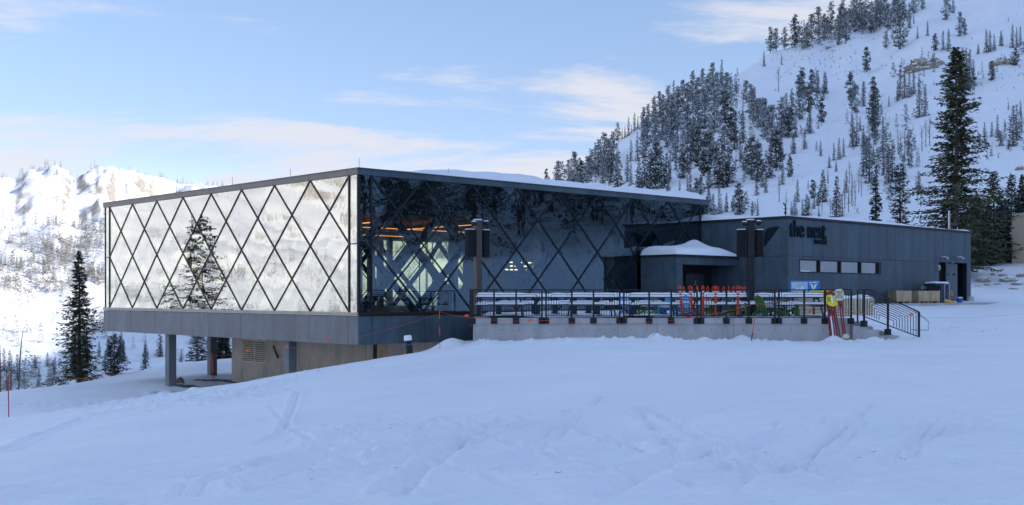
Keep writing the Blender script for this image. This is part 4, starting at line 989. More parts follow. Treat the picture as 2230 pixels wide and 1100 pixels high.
# ---------------------------------------------------------------- marker stakes, rope, pipe
def stake(px0,py0,px1,py1,Y,label,cols,rad=.011):
    b=Vector((dx(px0,Y),Y,dz_(py0,Y))); t=Vector((dx(px1,Y),Y,dz_(py1,Y))); b=b+(b-t).normalized()*.35
    r=thing('marker_stake',label,'stake',tuple(b),0,'thin marker stakes in the snow'); n=len(cols)
    for i,c in enumerate(cols):
        m=MB(); m.tube([tuple((t-b)*(i/n)),tuple((t-b)*((i+1)/n))],rad,7); m.build('stake_shaft' if i==0 else 'colour_band',c,r)
    return r
stake(958,762,957,677,41.9,'orange and black stake by the snow mound next to the terrace',['orange_plastic','orange_plastic','black_metal','orange_plastic','black_metal','orange_plastic'])
stake(1634,757,1644,690,40.6,'leaning orange stake below the dark speaker pole',['stake_red','orange_plastic','black_metal','orange_plastic','orange_plastic'],.018)
stake(466,859,461,768,48,'orange and black stake in front of the open bay under the lodge',['orange_plastic','orange_plastic','black_metal','orange_plastic','orange_plastic'])
stake(19,906,18,815,43,'dark red stake standing alone in the snow at the left edge',['stake_red','stake_red'],.02)
# sawn-off duct
b=Vector((dx(893,43),43,dz_(782,43))); t=Vector((dx(888,43),43,dz_(735,43)))
r=thing('standing_duct','tilted black duct with a white snow cap beside the basement door','duct',tuple(b))
m=MB(); m.tube([(.05,0,-.5),tuple((t-b)*.86)],.135,20); m.tube([tuple((t-b)*.52),tuple((t-b)*.54)],.138,20,0); m.build('duct_pipe','black_metal',r)
m=MB(); m.tube([tuple((t-b)*.862),tuple((t-b)*1.05),tuple((t-b)*1.10)],[.15,.148,.12],20); m.build('snow_cap','snow',r)
m=MB(); m.tube([tuple((t-b)*.66),tuple((t-b)*.68)],.1375,20); m.build('blue_band','blue_plastic',r)
def rope(pts,Y,label,rad=.005,flags=()):
    P_=[Vector((dx(a,y),y,dz_(b,y))) for (a,b),y in zip(pts,Y)]
    r=thing('marking_rope',label,'rope',tuple(P_[0])); m=MB(); Q=[]
    for p,q in zip(P_[:-1],P_[1:]):
        for k in range(8):
            u=k/8; v=p.lerp(q,u)-P_[0]; v.z-=.10*math.sin(math.pi*u)*min(1,(q-p).length/4); Q.append(tuple(v))
    Q.append(tuple(P_[-1]-P_[0])); m.tube(Q,rad,5); m.build('rope_line','rope_orange',r)
    for (a,b,y) in flags:
        c=Vector((dx(a,y),y,dz_(b,y)))-P_[0]; m=MB(); m.prism3([tuple(c),tuple(c+Vector((.16,0,.03))),tuple(c+Vector((.12,0,.10))),tuple(c+Vector((-.02,0,.06)))],(0,.01,0)); m.build('flag','flag_orange',r)
    return r
rope([(957,679),(1012,690),(1190,698),(1440,700),(1643,662),(1700,655),(1990,690),(2230,683)],[41.9,42.6,42.7,42.7,40.6,42,42.5,50],'orange rope with flags strung along the terrace edge to the right edge',.005,[(1151,700,42.7),(1762,680,42.3),(1980,688,42.5),(1012,690,42.6)])
rope([(461,775),(620,757),(700,750),(955,683)],[48,47,45,41.9],'thin orange rope with small flags crossing before the concrete basement',.003,[(535,766,47.4),(620,757,47),(711,742,45)])
rope([(130,826),(180,824),(247,815),(306,808)],[72,72,73,76],'low orange rope at the foot of the tall left spruce',.012,[(184,825,72),(153,828,72),(309,807,76)])
# clod under the lodge
x,y,z=hit(395,835); m=MB(); x,y=(392-CX)/F*64.5,64.5; z=float(Hs(np.array([x]),np.array([y]))[0]); m.tube([(-.22,0,-.05),(-.15,0,.10),(.0,.02,.17),(.14,0,.1),(.2,0,-.05)],[.05,.14,.18,.13,.05],7); o=m.build('boulder','rock'); o.location=(x,y,z+.02); tag(o,'small dark boulder on the trodden snow behind the front column','boulder')

# ---------------------------------------------------------------- crates and equipment before the annex
def crate(px,py,w,d,h,rot,label,Sx=None):
    k=(px-CX)/F; s0=AS-d/2-.25 if Sx is None else Sx; t=tR(px,s0); p=wpos(t,s0,.37)
    r=thing('wooden_crate',label,'crate',p,rot,'wooden crates against the annex wall')
    m=MB()
    m.box((-w/2,-d/2,.10),(w/2,d/2,h))
    m.build('crate_box','plywood',r)
    m=MB(); 
    for a in (-w/2,w/2-.08):
        for y in (-d/2-.02,d/2): m.box((a,y,.1),(a+.08,y+.02,h+.02))
    for x in (-w/2-.02,w/2):
        for a in (-d/2,d/2-.08): m.box((x,a,.1),(x+.02,a+.08,h+.02))
    for z in (.1,h-.08): 
        m.box((-w/2+.08,-d/2-.02,z),(w/2-.08,-d/2,z+.08)); m.box((w/2,-d/2+.08,z),(w/2+.02,d/2-.08,z+.08)); m.box((-w/2-.02,-d/2+.08,z),(-w/2,d/2-.08,z+.08))
    m.build('batten','plywood',r)
    m=MB()
    for x in (-w/2+.02,-.05,w/2-.12): m.box((x,-d/2,.0),(x+.1,d/2,.098))
    m.build('runner','plywood',r); return r
crate(1959,0,.98,.95,.74,.22,'wooden crate standing alone, leftmost beside the annex wall')
crate(1999,0,.95,.9,.72,.55,'wooden crate in the middle, partly behind its neighbour',AS-.8)
crate(2022,0,1.0,.95,.74,.05,'wooden crate nearest to the dark cabinet',AS-1.0)
t=tR(2038,AS-.7); cab=thing('equipment_cabinet','dark equipment cabinet with snow on top beside the annex doors','cabinet',wpos(t,AS-.7,.37),TH-.2)
m=MB(); m.box((-.62,-.4,0),(.25,.4,1.20)); m.box((-.62,-.405,.05),(-.05,-.4,1.12),1); m.build('cabinet_body',['cabinet','logo_dark'],cab)
m=MB(); m.box((.26,-.45,0),(.32,.35,1.22)); m.box((.7,-.45,0),(.76,.35,1.22)); m.box((.26,-.45,1.16),(.76,.35,1.22)); m.build('rack_frame','aluminium',cab)
m=MB(); m.tube([(.46,-.1,.1),(.46,-.1,.95)],.13,14); m.build('blue_cylinder','blue_plastic',cab,smooth=True)
snowslab('snow',cab,-.64,.78,-.46,.4,1.222,.09,4,(20,10),.1)
t=tR(2014,AS-.35); m=MB(); z=.37
m.tube([(-.42,0,0),(-.42,0,1.02),(.42,0,1.02),(.42,0,0)],.03,8); m.box((-.42,-.03,.86),(.42,.03,.98)); o=m.build('metal_trolley','aluminium'); o.location=wpos(t,AS-.35,z); o.rotation_euler=(0,0,TH); tag(o,'grey metal trolley handle rising behind the crates','trolley')
t=tR(2090,AS-1.0); m=MB(); m.tube([(0,0,0),(0,0,.28)],[.17,.2],14); m.tube([(0,0,.281),(0,0,.36)],[.2,.12],14,1); o=m.build('blue_bucket',['blue_plastic','snow']); o.location=wpos(t,AS-1.0,.37); tag(o,'small blue bucket capped with snow at the annex door','bucket')
x,y,z=hit(2062,661,30,90); m=MB(); m.tube([(-.4,0,.12),(-.2,0,.14),(.15,0,.08),(.45,0,.02)],[.1,.15,.12,.06],8); o=m.build('yellow_sled','yellow_plastic'); o.location=(x,y,z+.02); tag(o,'yellow plastic sled half sunk in the snow by the annex doors','sled')
# ---------------------------------------------------------------- rocks in the bank
rk=[(2140,612,.95),(2150,621,.5),(2196,612,1.05),(2215,620,.8),(2184,600,.5),(2172,619,.4),(2226,602,.8),(2162,598,.4),(2206,630,.5),(2129,624,.4)]
lbr=['large brown boulder at the left end of the snow bank','low brown boulder under the left bank boulder','tall rusty boulder in the bank below the tan building','broad boulder low at the right frame edge','small boulder high in the bank under the tan wall','small boulder in the middle of the snow bank','boulder at the right edge close under the tan wall','small boulder near the bank top left of the tan wall','lowest boulder at the foot of the snow bank','small boulder beside the annex corner']
for (px,py,s),lb in zip(rk,lbr):
    x,y,z=hit(px,py,60,140); n=9; V=[];R_=random.Random(px)
    bpy.ops.mesh.primitive_ico_sphere_add(subdivisions=3,radius=s*.62,location=(x,y,z+s*.05)); o=bpy.context.object; o.name='boulder'; o.data.name='boulder'
    co=np.array([v.co[:] for v in o.data.vertices]); u=co/np.linalg.norm(co,axis=1)[:,None]
    f=1+.55*ridged(u[:,0]*1.7+px,u[:,1]*1.7+u[:,2],3,py)-.4; co=co*f[:,None]*np.array([1.3,.9,.62]); 
    for v,c in zip(o.data.vertices,co): v.co=c
    o.data.materials.append(MATS['outcrop']); o.rotation_euler=(0,0,R_.uniform(0,3)); tag(o,lb,'boulder','boulders in the snow bank')

# trodden, half-thawed ground beneath the lodge
A,B=np.meshgrid(np.linspace(-.6,8,150),np.linspace(4,24,300),indexing='ij'); X=C0[0]+UR[0]*A+UL[0]*B; Y=C0[1]+UR[1]*A+UL[1]*B
Hg=Hs(X,Y); msk=np.maximum(np.exp(-((A-4.75)/.32)**2)*(B<21)*1.2, np.exp(-((A-.35-.5*np.sin(B*.45))/.55)**2)*((B>7)&(B<18.6))*.95); msk=np.maximum(msk,.8*np.exp(-((A-4.6)/1.2)**2-((B-21)/1.2)**2)); msk=msk+.55*fbm(A/.5,B/.5,4,61)
Zg=Hg+np.where(msk>.52,.018,-.08); V=np.stack([X,Y,Zg],-1).reshape(-1,3); i,j=np.meshgrid(np.arange(149),np.arange(299),indexing='ij'); b=(i*300+j).ravel()
o=npmesh('gravel',V,np.stack([b,b+300,b+301,b+1],-1),'wet_ground'); tag(o,'dark wet gravel showing through trodden snow under the lodge','gravel',None,'stuff')
ORD0=['%s'%n for n in 'first second third fourth fifth sixth seventh eighth ninth tenth eleventh twelfth thirteenth fourteenth fifteenth sixteenth seventeenth eighteenth nineteenth twentieth twenty-first twenty-second twenty-third twenty-fourth twenty-fifth twenty-sixth twenty-seventh twenty-eighth twenty-ninth thirtieth thirty-first thirty-second thirty-third thirty-fourth thirty-fifth thirty-sixth thirty-seventh thirty-eighth thirty-ninth fortieth'.split()]
# ================================================================ trees
def conifer(h, rad, whorls, nb, ns, spray, seed, droop=.25, up=.0, base=.06, taper=.85, irr=.25, frost=.0, rise=.0, width=.45, lush=1):
    """returns (V,Q,mi): spray quads along boughs that leave the trunk at uneven heights"""
    R=np.random.default_rng(seed); V=[];mi=[]
    gap=1.0/whorls; side=R.uniform(0,6.28)
    for w in range(whorls):
        n=max(3,int(nb*(1-(w/whorls)*.35)))
        for k in range(n):
            f=min(.995,max(0,(w+R.uniform(-.6,.9))*gap)); z=h*(base+(1-base)*f)
            th=6.283*(k+R.random())/n+w*2.4
            Lw=rad*((1-f)**taper*(.82+.18*math.sin(f*11+seed))*(1+.14*math.cos(th-side))+.035)
            L=Lw*R.uniform(1-irr*1.5,1.08)
            d=np.array([math.cos(th),math.sin(th),0]); sd=np.array([-d[1],d[0],0])
            m=max(4,int(ns*(.3+.7*L/max(rad,1e-6))))
            t=(np.arange(m)+R.uniform(0,1,m))/m; t=.06+.94*t**.85
            rs=rise*R.uniform(.5,1.4)+.5*f*f; dr=droop*R.uniform(.6,1.3)
            zc=z+L*(rs*t - dr*t**1.6 + up*np.clip(t-.6,0,1)**2*3)
            c=d[None]*(L*t)[:,None]; c[:,2]=zc
            for rep in range(lush):
                cc=c+R.normal(0,.10*spray,(m,3))
                sgn=np.where(R.random(m)<.5,-1,1)
                ang=R.uniform(.3,1.25,m); sl=spray*R.uniform(.55,1.25,m)*(1.15-.55*t)*min(1,.35+L/spray*.5)
                dv=d[None]*np.cos(ang)[:,None]+sd[None]*(sgn*np.sin(ang))[:,None]; dv[:,2]+=R.uniform(-.55,.22,m)
                tip=cc+dv*sl[:,None]
                wv=np.cross(dv,np.array([0,0,1.]))+R.normal(0,.6,(m,3)); wv/=np.linalg.norm(wv,axis=1)[:,None]+1e-9
                mid=cc+dv*(sl*.45)[:,None]; ww=(spray*width*.5*R.uniform(.5,1.1,m))[:,None]
                V.append(np.stack([cc,mid+wv*ww,tip,mid-wv*ww],1).reshape(-1,3))
                mi.append((R.random(m)<frost).astype(int))
    V=np.concatenate(V); mi=np.concatenate(mi); Q=np.arange(len(V)).reshape(-1,4); return V,Q,mi
def pine(h, rad, clumps, per, spray, seed, frost=.0, base=.14, lean=.0):
    """bushy upright pine: clumps of upswept sprays on rising limbs"""
    R=np.random.default_rng(seed); V=[];mi=[]
    for c in range(clumps):
        f=((c+R.random())/clumps)**.95; z=h*(base+(.95-base)*f)
        prof=(min(1,.35+f*2.2))*(1-max(0,f-.35)/.65*.80)
        r=rad*prof*R.uniform(.15,1.0); th=R.uniform(0,6.28); ctr=np.array([math.cos(th)*r,math.sin(th)*r,z+R.normal()*.02*h])
        cr=rad*R.uniform(.20,.36)*(1.15-.8*f)
        m=int(per*R.uniform(.6,1.2)*(1.1-.65*f)); d=R.normal(0,1,(m,3)); d/=np.linalg.norm(d,axis=1)[:,None]
        p=ctr+d*cr*R.uniform(.2,1,(m,1))*np.array([1,1,1.25]); d[:,2]=np.abs(d[:,2])*.8+.2
        sl=spray*R.uniform(.5,1.3,(m,1)); tip=p+d*sl
        wv=np.cross(d,R.normal(0,1,(m,3))); wv/=np.linalg.norm(wv,axis=1)[:,None]+1e-9; mid=(p+tip)/2; ww=spray*.20
        V.append(np.stack([p,mid+wv*ww,tip,mid-wv*ww],1).reshape(-1,3)); mi.append((R.random(m)<frost*(.5+.8*(p[:,2]>ctr[2]))).astype(int))
    V=np.concatenate(V); mi=np.concatenate(mi); Q=np.arange(len(V)).reshape(-1,4); return V,Q,mi
def trunk_mb(h,r0,top=.9,seed=0,k=8,stubs=0,rad=1.):
    R=random.Random(seed); m=MB(); pts=[(R.uniform(-.02,.02)*h*.3*u,R.uniform(-.02,.02)*h*.3*u,h*top*u-.3*(u==0)) for u in np.linspace(0,1,9)]
    m.tube(pts,[r0*(1-.93*u)+.008 for u in np.linspace(0,1,9)],k)
    for i in range(stubs):
        u=R.uniform(.1,.85); a=R.uniform(0,6.28); L=rad*(1-u)*R.uniform(.3,.8); p=(0,0,h*top*u); m.tube([p,(math.cos(a)*L*.5,math.sin(a)*L*.5,p[2]+.02*L),(math.cos(a)*L,math.sin(a)*L,p[2]-.15*L)],[r0*.22,r0*.12,.01],5)
    return m
def big_tree(px,py,h_px,kind,label,Z,width_px,name='spruce_tree',seed=1,whorls=46,nb=9,ns=16,spray=.42,droop=.28,trunk='bark',needles='needles',frost=0.,irr=.25,taper=.85,rise=0.,base=.05,up=.0,group=None,wd=.45,tr=.018):
    x,y=dx(px,Z),Z; z=dz_(py,Z); g=float(Hs(np.array([x]),np.array([y]))[0]); 
    h=h_px/F*Z; zb=min(z,g); h=h+(z-zb); rad=width_px/2/F*Z*1.32
    r=thing(name,label,'tree',(x,y,zb),seed*1.3,group)
    trunk_mb(h,h*tr,.97,seed,9,stubs=30,rad=rad).build('trunk',trunk,r,smooth=True)
    V,Q,mi=conifer(h,rad,whorls,nb,ns,spray,seed,droop,up,base,taper,irr,frost,rise,wd,2)
    npmesh('crown',V,Q,[needles,'frost'],mi,False,r); return r
# tall spruce by the right edge, with a long pale trunk showing
big_tree(2082,560,456,0,'tallest dark spruce with a long bare grey trunk showing, behind the annex roof',98,250,seed=5,whorls=92,nb=8,ns=32,spray=.52,droop=.16,rise=.10,trunk='bark_pale',needles='needles_olive',irr=.5,taper=.85,base=.03,wd=.42,tr=.019)
big_tree(173,838,293,0,'tall green spruce beside the left end of the lodge',77,128,seed=9,whorls=52,nb=9,ns=24,spray=.34,droop=.30,up=.35,needles='needles_olive',irr=.5,taper=.95,wd=.36)
big_tree(249,824,100,0,'small spruce between the tall left spruce and the lodge column',80,66,seed=12,whorls=24,nb=9,ns=14,spray=.26,droop=.05,rise=.25,needles='needles_dark',irr=.4,wd=.34)
R5=[(2164,578,205,105,106,'dark spruce with upswept boughs right of the tallest spruce',21,.18),(2203,575,195,75,116,'narrow dark spruce rising behind the tan building corner',22,.2),
    (2126,580,150,80,105.5,'low dark spruce filling the gap at the annex end',23,.1),(2148,580,120,70,104.5,'bushy dark spruce under the upswept one, above the snow bank',24,.1),(2185,580,140,70,108,'dark spruce directly left of the tan building',25,.15),
    (2226,470,90,40,128,'spruce top peeking above the tan building',27,.1)]
for px,py,h,w,Z,lb,sd,rs_ in R5: big_tree(px,py,h,0,lb,Z,w,seed=sd,whorls=44,nb=8,ns=15,spray=.48,droop=.12,rise=rs_+.1,needles='needles_dark',irr=.3,taper=.8,wd=.34)
big_tree(1960,520,165,0,'loose dark spruce standing just behind the annex roof, centre',120,70,seed=31,whorls=34,nb=8,ns=12,spray=.52,droop=.10,rise=.22,needles='needles_dark',irr=.4,taper=.6,wd=.34)
big_tree(1907,515,155,0,'slender dark spruce behind the annex roof, left of the loose one',125,38,seed=33,whorls=36,nb=8,ns=10,spray=.46,droop=.3,needles='needles_dark',irr=.35)
# trees seen under the lodge
big_tree(430,800,110,0,'pale-trunked spruce seen between the two left columns',92,70,seed=41,whorls=24,nb=8,ns=12,spray=.4,droop=.35,trunk='bark_pale',needles='needles_grey',irr=.5,frost=.25,tr=.035)
big_tree(486,800,90,0,'dark spruce seen under the lodge beside the concrete basement',90,60,seed=43,whorls=30,nb=8,ns=14,spray=.4,needles='needles_dark')
# tree mirrored in the left glass, standing outside the frame
def placed_tree(x,y,h,rad,seed,label,**k):
    z=float(Hs(np.array([x]),np.array([y]))[0]); r=thing('spruce_tree',label,'tree',(x,y,z-.1),seed)
    trunk_mb(h,h*.016,.97,seed,9,20,rad).build('trunk','bark',r,smooth=True); V,Q,mi=conifer(h,rad,k.get('w',50),9,k.get('ns',16),k.get('spray',.5),seed,.3,.2,.08,.7,.35,k.get('frost',0),0,.4); npmesh('crown',V,Q,[k.get('mat','needles'),'frost'],mi,False,r)
placed_tree(-63,75.5,22,7.2,51,'snow-laden spruce mirrored in the side glass of the lodge',frost=.12,w=48,ns=26,spray=.75,mat='needles_dark')
placed_tree(-88,70,15,3.5,53,'second spruce outside the frame, mirrored faintly in the side glass',frost=.3)
_r=np.random.default_rng(77)
for i in range(40):
    x=106+_r.uniform(0,44); y=(2+44*(i+.5)/22 if i<22 else 46+42*(i-21.5)/18)+_r.uniform(-2,2); h=_r.uniform(22,31)
    placed_tree(x,y,h,h*.2,60+i,'%s spruce from the left of the grove mirrored in the front glass'%(ORD0[i]),w=26,ns=12,spray=1.2,mat='needles_dark',frost=.2)

# ---------------------------------------------------------------- hillside trees
def proto(kind, i):
    if kind=='fir':
        V,Q,mi=conifer(10,1.45,30,6,7,.78,100+i,.35,0,.03,.8,.35,.38,0,.5); mats=['needles_grey','frost_dull']; tr='bark'
    elif kind=='darkfir':
        V,Q,mi=conifer(10,2.1,32,7,9,.85,120+i,.3,.1,.04,.75,.4,.16,0,.45); mats=['needles_dark','frost_dull']; tr='bark'
    elif kind=='pine':
        V,Q,mi=pine(10,1.9,56,26,.62,140+i,.55,.06); mats=['needles_grey','frost']; tr='bark'
    else:
        V,Q,mi=pine(10,2.15,54,28,.66,160+i,.34,.08); mats=['needles_dark','frost_dull']; tr='bark'
    tm=trunk_mb(10,.17,.93,i,5)
    n=len(V); tv=np.array(tm.v); tf=[f for f in tm.f if len(f)==4]
    return (np.concatenate([V,tv]),np.concatenate([Q,np.array(tf)+n]),np.concatenate([mi,np.full(len(tf),2)]),mats+[tr])
PR={}
KN={'fir':('slim frosted fir','slim_fir_tree'),'darkfir':('dark fir','fir_tree'),'pine':('frosted bushy pine','pine_tree'),'darkpine':('dark bushy pine','pine_tree')}
for kd in KN:
    PR[kd]=[]
    for i in range(4):
        V,Q,mi,mats=proto(kd,i); me=npmesh(KN[kd][1],V,Q,mats,mi,False); PR[kd].append(me.data); bpy.data.objects.remove(me)
placed=[]
def hill(px,py,hp,kd,zone):
    x,y,z=hit(px,py,105,1200); Z=y; h=hp/F*Z
    placed.append([px,py,hp,kd,zone,x,y,z,h])
# measured ones: (base x, base y, height px, kind)
ZN={'ridge_foot':('at the low ridge end above the lodge',[(1190,392,34,'darkpine'),(1216,400,52,'pine'),(1238,402,56,'pine'),(1250,405,78,'pine'),(1264,405,60,'darkpine'),(1279,405,68,'pine')]),
 'ridge_low':('on the ridge clump left of the bare slope',[(1287,385,60,'pine'),(1296,372,58,'fir'),(1303,384,80,'pine'),(1316,378,92,'pine'),(1326,372,70,'pine'),(1336,352,66,'pine'),(1345,306,42,'pine'),(1330,400,60,'darkpine'),(1312,406,52,'pine')]),
 'ridge_bare':('in the thin row along the bare ridge',[(1355,302,24,'fir'),(1361,300,26,'fir'),(1369,296,42,'fir'),(1375,290,20,'fir'),(1382,284,40,'fir'),(1389,280,28,'fir'),(1397,272,24,'fir')]),
 'slope_foot':('on the lower slope just above the lodge roof',[(1297,403,16,'darkfir'),(1308,404,18,'fir'),(1327,405,24,'fir'),(1346,408,75,'darkfir'),(1366,396,62,'fir'),(1374,403,50,'fir'),(1392,412,68,'darkfir'),(1404,404,72,'darkfir'),(1416,412,88,'darkfir'),(1428,406,95,'darkpine'),(1440,410,92,'darkfir'),(1452,400,70,'darkfir'),(1459,392,56,'fir'),(1472,372,58,'fir'),(1487,390,62,'darkpine'),(1503,424,60,'fir'),(1516,426,42,'darkpine'),(1527,424,46,'darkpine'),(1497,418,38,'fir'),(1480,422,32,'fir'),(1455,420,34,'darkfir')]),
 'slope_mid':('in the dense wood of the middle slope',[(1410,320,68,'pine'),(1400,345,60,'pine'),(1388,350,62,'fir'),(1374,352,50,'fir'),(1427,325,78,'pine'),(1442,305,88,'pine'),(1452,322,60,'pine'),(1463,300,92,'pine'),(1475,330,70,'fir'),(1466,352,60,'pine'),(1486,352,74,'fir'),(1497,372,84,'pine'),(1508,350,70,'darkfir'),(1520,362,88,'darkpine'),(1533,384,110,'darkpine'),(1549,352,70,'pine'),(1562,402,84,'darkfir'),(1574,408,96,'darkfir'),(1588,400,90,'darkfir'),(1577,330,60,'pine'),(1592,310,80,'darkpine'),(1600,326,70,'darkfir'),(1618,312,78,'fir'),(1612,350,46,'fir'),(1625,370,60,'darkfir'),(1637,384,90,'darkpine'),(1650,396,88,'darkpine'),(1660,408,60,'fir'),(1648,425,52,'fir'),(1668,420,50,'fir'),(1677,388,68,'darkfir'),(1690,372,90,'darkpine'),(1700,350,76,'fir'),(1681,320,96,'pine'),(1664,300,90,'pine'),(1651,280,70,'pine'),(1640,262,70,'pine'),(1704,402,56,'fir'),(1544,410,48,'darkfir')]),
 'ridge_main':('in the thick wood along the ridge crest',[(1402,300,66,'pine'),(1412,280,54,'pine'),(1424,268,58,'pine'),(1436,258,62,'pine'),(1444,240,44,'pine'),(1456,252,66,'pine'),(1467,235,60,'fir'),(1476,262,72,'pine'),(1487,228,56,'pine'),(1497,248,70,'pine'),(1508,215,60,'pine'),(1518,240,70,'pine'),(1530,205,58,'pine'),(1541,232,70,'pine'),(1552,190,56,'pine'),(1562,226,72,'pine'),(1572,188,58,'fir'),(1583,215,60,'pine'),(1535,275,80,'pine'),(1556,290,86,'pine'),(1515,292,80,'pine'),(1497,300,76,'pine'),(1578,270,74,'darkpine'),(1603,200,24,'pine'),(1636,243,60,'pine'),(1625,222,50,'pine'),(1664,146,36,'fir'),(1702,142,26,'fir')]),
 'slope_low':('on the open lower slope above the annex roof',[(1610,468,74,'darkpine'),(1596,462,40,'fir'),(1553,470,50,'darkfir'),(1566,466,62,'fir'),(1582,462,44,'darkfir'),(1638,470,36,'fir'),(1650,470,40,'fir'),(1543,462,60,'darkfir'),(1694,498,14,'darkfir'),(1724,470,34,'fir'),(1731,470,52,'fir'),(1748,470,40,'fir'),(1757,470,50,'darkfir'),(1737,440,52,'fir'),(1771,432,44,'darkpine'),(1760,412,24,'fir'),(1792,440,72,'darkfir'),(1782,448,34,'darkfir'),(1803,400,34,'fir'),(1822,472,92,'darkfir'),(1843,420,52,'fir'),(1783,472,28,'fir'),(1720,386,50,'darkpine'),(1700,345,50,'fir'),(1787,340,36,'fir'),(1816,350,42,'fir'),(1827,348,50,'fir'),(1837,342,42,'fir'),(1806,366,30,'darkfir'),(1821,374,26,'darkfir'),(1762,455,30,'darkfir'),(1773,455,30,'darkfir')]),
 'slope_gully':('by the gully of bare aspens behind the annex',[(1880,384,90,'fir'),(1893,398,100,'fir'),(1887,364,70,'fir'),(1902,358,40,'darkfir'),(1923,330,78,'fir'),(1924,382,60,'fir'),(1935,400,86,'fir'),(1943,395,92,'fir'),(1968,390,60,'fir'),(2001,420,50,'darkfir'),(2004,486,22,'darkfir'),(1856,320,72,'fir'),(1866,318,60,'fir'),(1880,322,50,'fir'),(1873,285,34,'fir'),(1905,300,60,'darkpine')]),
 'upper_pine':('standing apart on the upper slope',[(1887,157,55,'darkpine'),(1745,215,68,'darkpine'),(1760,245,60,'darkpine'),(1768,205,55,'darkpine'),(1780,204,52,'darkfir'),(1796,205,50,'darkfir'),(1741,262,78,'pine'),(1789,268,56,'darkpine'),(1763,290,50,'darkfir'),(1724,270,78,'fir'),(1733,300,60,'fir'),(1852,218,62,'darkpine'),(1862,246,64,'pine'),(1880,232,56,'fir'),(1902,215,50,'darkpine'),(1906,248,62,'darkpine'),(1900,276,66,'darkpine'),(1920,250,30,'fir'),(1936,232,26,'fir'),(1712,270,70,'fir'),(1702,300,88,'pine'),(1718,300,70,'darkpine'),(1752,325,50,'fir'),(1728,335,46,'darkfir')]),
 'crest_top':('on the crest at the top of the picture',[(1678,112,54,'pine'),(1690,104,50,'pine'),(1709,102,46,'pine'),(1731,98,66,'darkpine'),(1757,102,52,'pine'),(1768,88,60,'pine'),(1782,80,70,'pine'),(1795,90,62,'pine'),(1810,72,68,'pine'),(1826,98,64,'pine'),(1842,90,70,'pine'),(1858,54,60,'pine'),(1872,40,60,'pine'),(1836,60,60,'pine'),(1897,72,68,'pine'),(1916,60,56,'pine'),(1934,66,60,'pine'),(1960,108,98,'pine'),(1980,62,56,'fir'),(1950,52,60,'pine'),(1930,106,40,'pine'),(1884,38,50,'pine'),(1908,34,50,'pine'),(1998,84,28,'fir'),(2020,78,34,'fir'),(1967,44,50,'pine'),(1990,30,46,'pine'),(2008,22,40,'pine')]),
 'top_right':('on the steep slope in the upper right corner',[(2060,44,60,'pine'),(2090,80,56,'pine'),(2100,78,40,'pine'),(2076,30,30,'pine'),(2036,112,38,'darkpine'),(2054,110,44,'fir'),(2066,112,50,'fir'),(2148,115,52,'fir'),(2156,113,48,'fir'),(2165,111,38,'fir'),(2130,118,24,'darkfir'),(2180,100,34,'darkfir'),(2205,105,54,'fir'),(2214,104,46,'fir'),(2222,100,44,'fir'),(2212,144,40,'darkpine'),(2160,176,46,'darkpine'),(2096,195,92,'fir'),(2104,192,88,'fir'),(2112,185,78,'fir'),(2120,178,50,'fir'),(1990,52,20,'fir'),(1960,212,62,'fir'),(1970,214,60,'fir'),(1980,212,58,'fir'),(1990,206,54,'fir'),(1955,220,46,'fir'),(1985,156,26,'darkpine'),(2002,255,82,'fir'),(2015,252,70,'fir'),(2196,48,14,'fir')]),
 'right_edge':('on the slope at the right edge of the picture',[(2144,312,48,'fir'),(2160,298,36,'fir'),(2172,298,50,'fir'),(2180,318,36,'darkfir'),(2196,240,22,'fir'),(2206,318,90,'fir'),(2214,305,78,'fir'),(2224,290,50,'fir'),(2222,250,34,'fir'),(2196,325,24,'darkfir'),(2134,318,30,'darkfir'),(2174,344,14,'darkfir'),(2188,276,20,'fir'),(2130,305,24,'fir')])}
for zn,(tx,L) in ZN.items():
    for a in L: hill(*a,zn)
ORD=ORD0
cnt={}
for p in sorted(placed,key=lambda q:q[0]):
    px,py,hp,kd,zn,x,y,z,h=p; key=(zn,kd); cnt[key]=cnt.get(key,0)+1
tot=dict(cnt); cnt={}
for p in sorted(placed,key=lambda q:q[0]):
    px,py,hp,kd,zn,x,y,z,h=p; key=(zn,kd); i=cnt.get(key,0); cnt[key]=i+1
    tx=ZN[zn][0]; n=tot[key]; nm=KN[kd][0]
    if n==1: lb='only %s %s'%(nm,tx)
    elif i==0: lb='leftmost %s %s'%(nm,tx)
    elif i==n-1: lb='rightmost %s %s'%(nm,tx)
    else: lb='%s %s from left %s'%(ORD[i],nm,tx)
    me=PR[kd][(i*7+len(placed)+int(px))%4]; o=bpy.data.objects.new(KN[kd][1],me); COL.objects.link(o)
    o.location=(x,y,z-.3); s=h/10; w=random.uniform(.9,1.2); o.scale=(s*w,s*w,s*1.03); o.rotation_euler=(0,0,random.uniform(0,6.28))
    tag(o,lb,'tree','trees on the shaded hillside')
# fill-in wood too dense to tell apart, shrubs and rubble : stuff
def scatter_stuff(name,label,pts,protos,mats,kind='stuff'):
    Vs=[];Qs=[];ms=[];n=0
    for (x,y,z,h,w) in pts:
        V,Q,mi=protos[RNG.integers(len(protos))]; a=RNG.uniform(0,6.28); c,s_=math.cos(a),math.sin(a)
        X=V*np.array([w,w,h]); X=np.stack([X[:,0]*c-X[:,1]*s_+x,X[:,0]*s_+X[:,1]*c+y,X[:,2]+z],-1)
        Vs.append(X);Qs.append(Q+n);ms.append(mi);n+=len(V)
    o=npmesh(name,np.concatenate(Vs),np.concatenate(Qs),mats,np.concatenate(ms),False); tag(o,label,name.replace('_',' '),None,kind); return o
sp_=[conifer(1,.16,12,5,4,.11,300+i,.3,0,.03,.8,.35,.35,0,.5) for i in range(4)]
sb_=[pine(1,.24,18,12,.12,320+i,.5,.05) for i in range(4)]
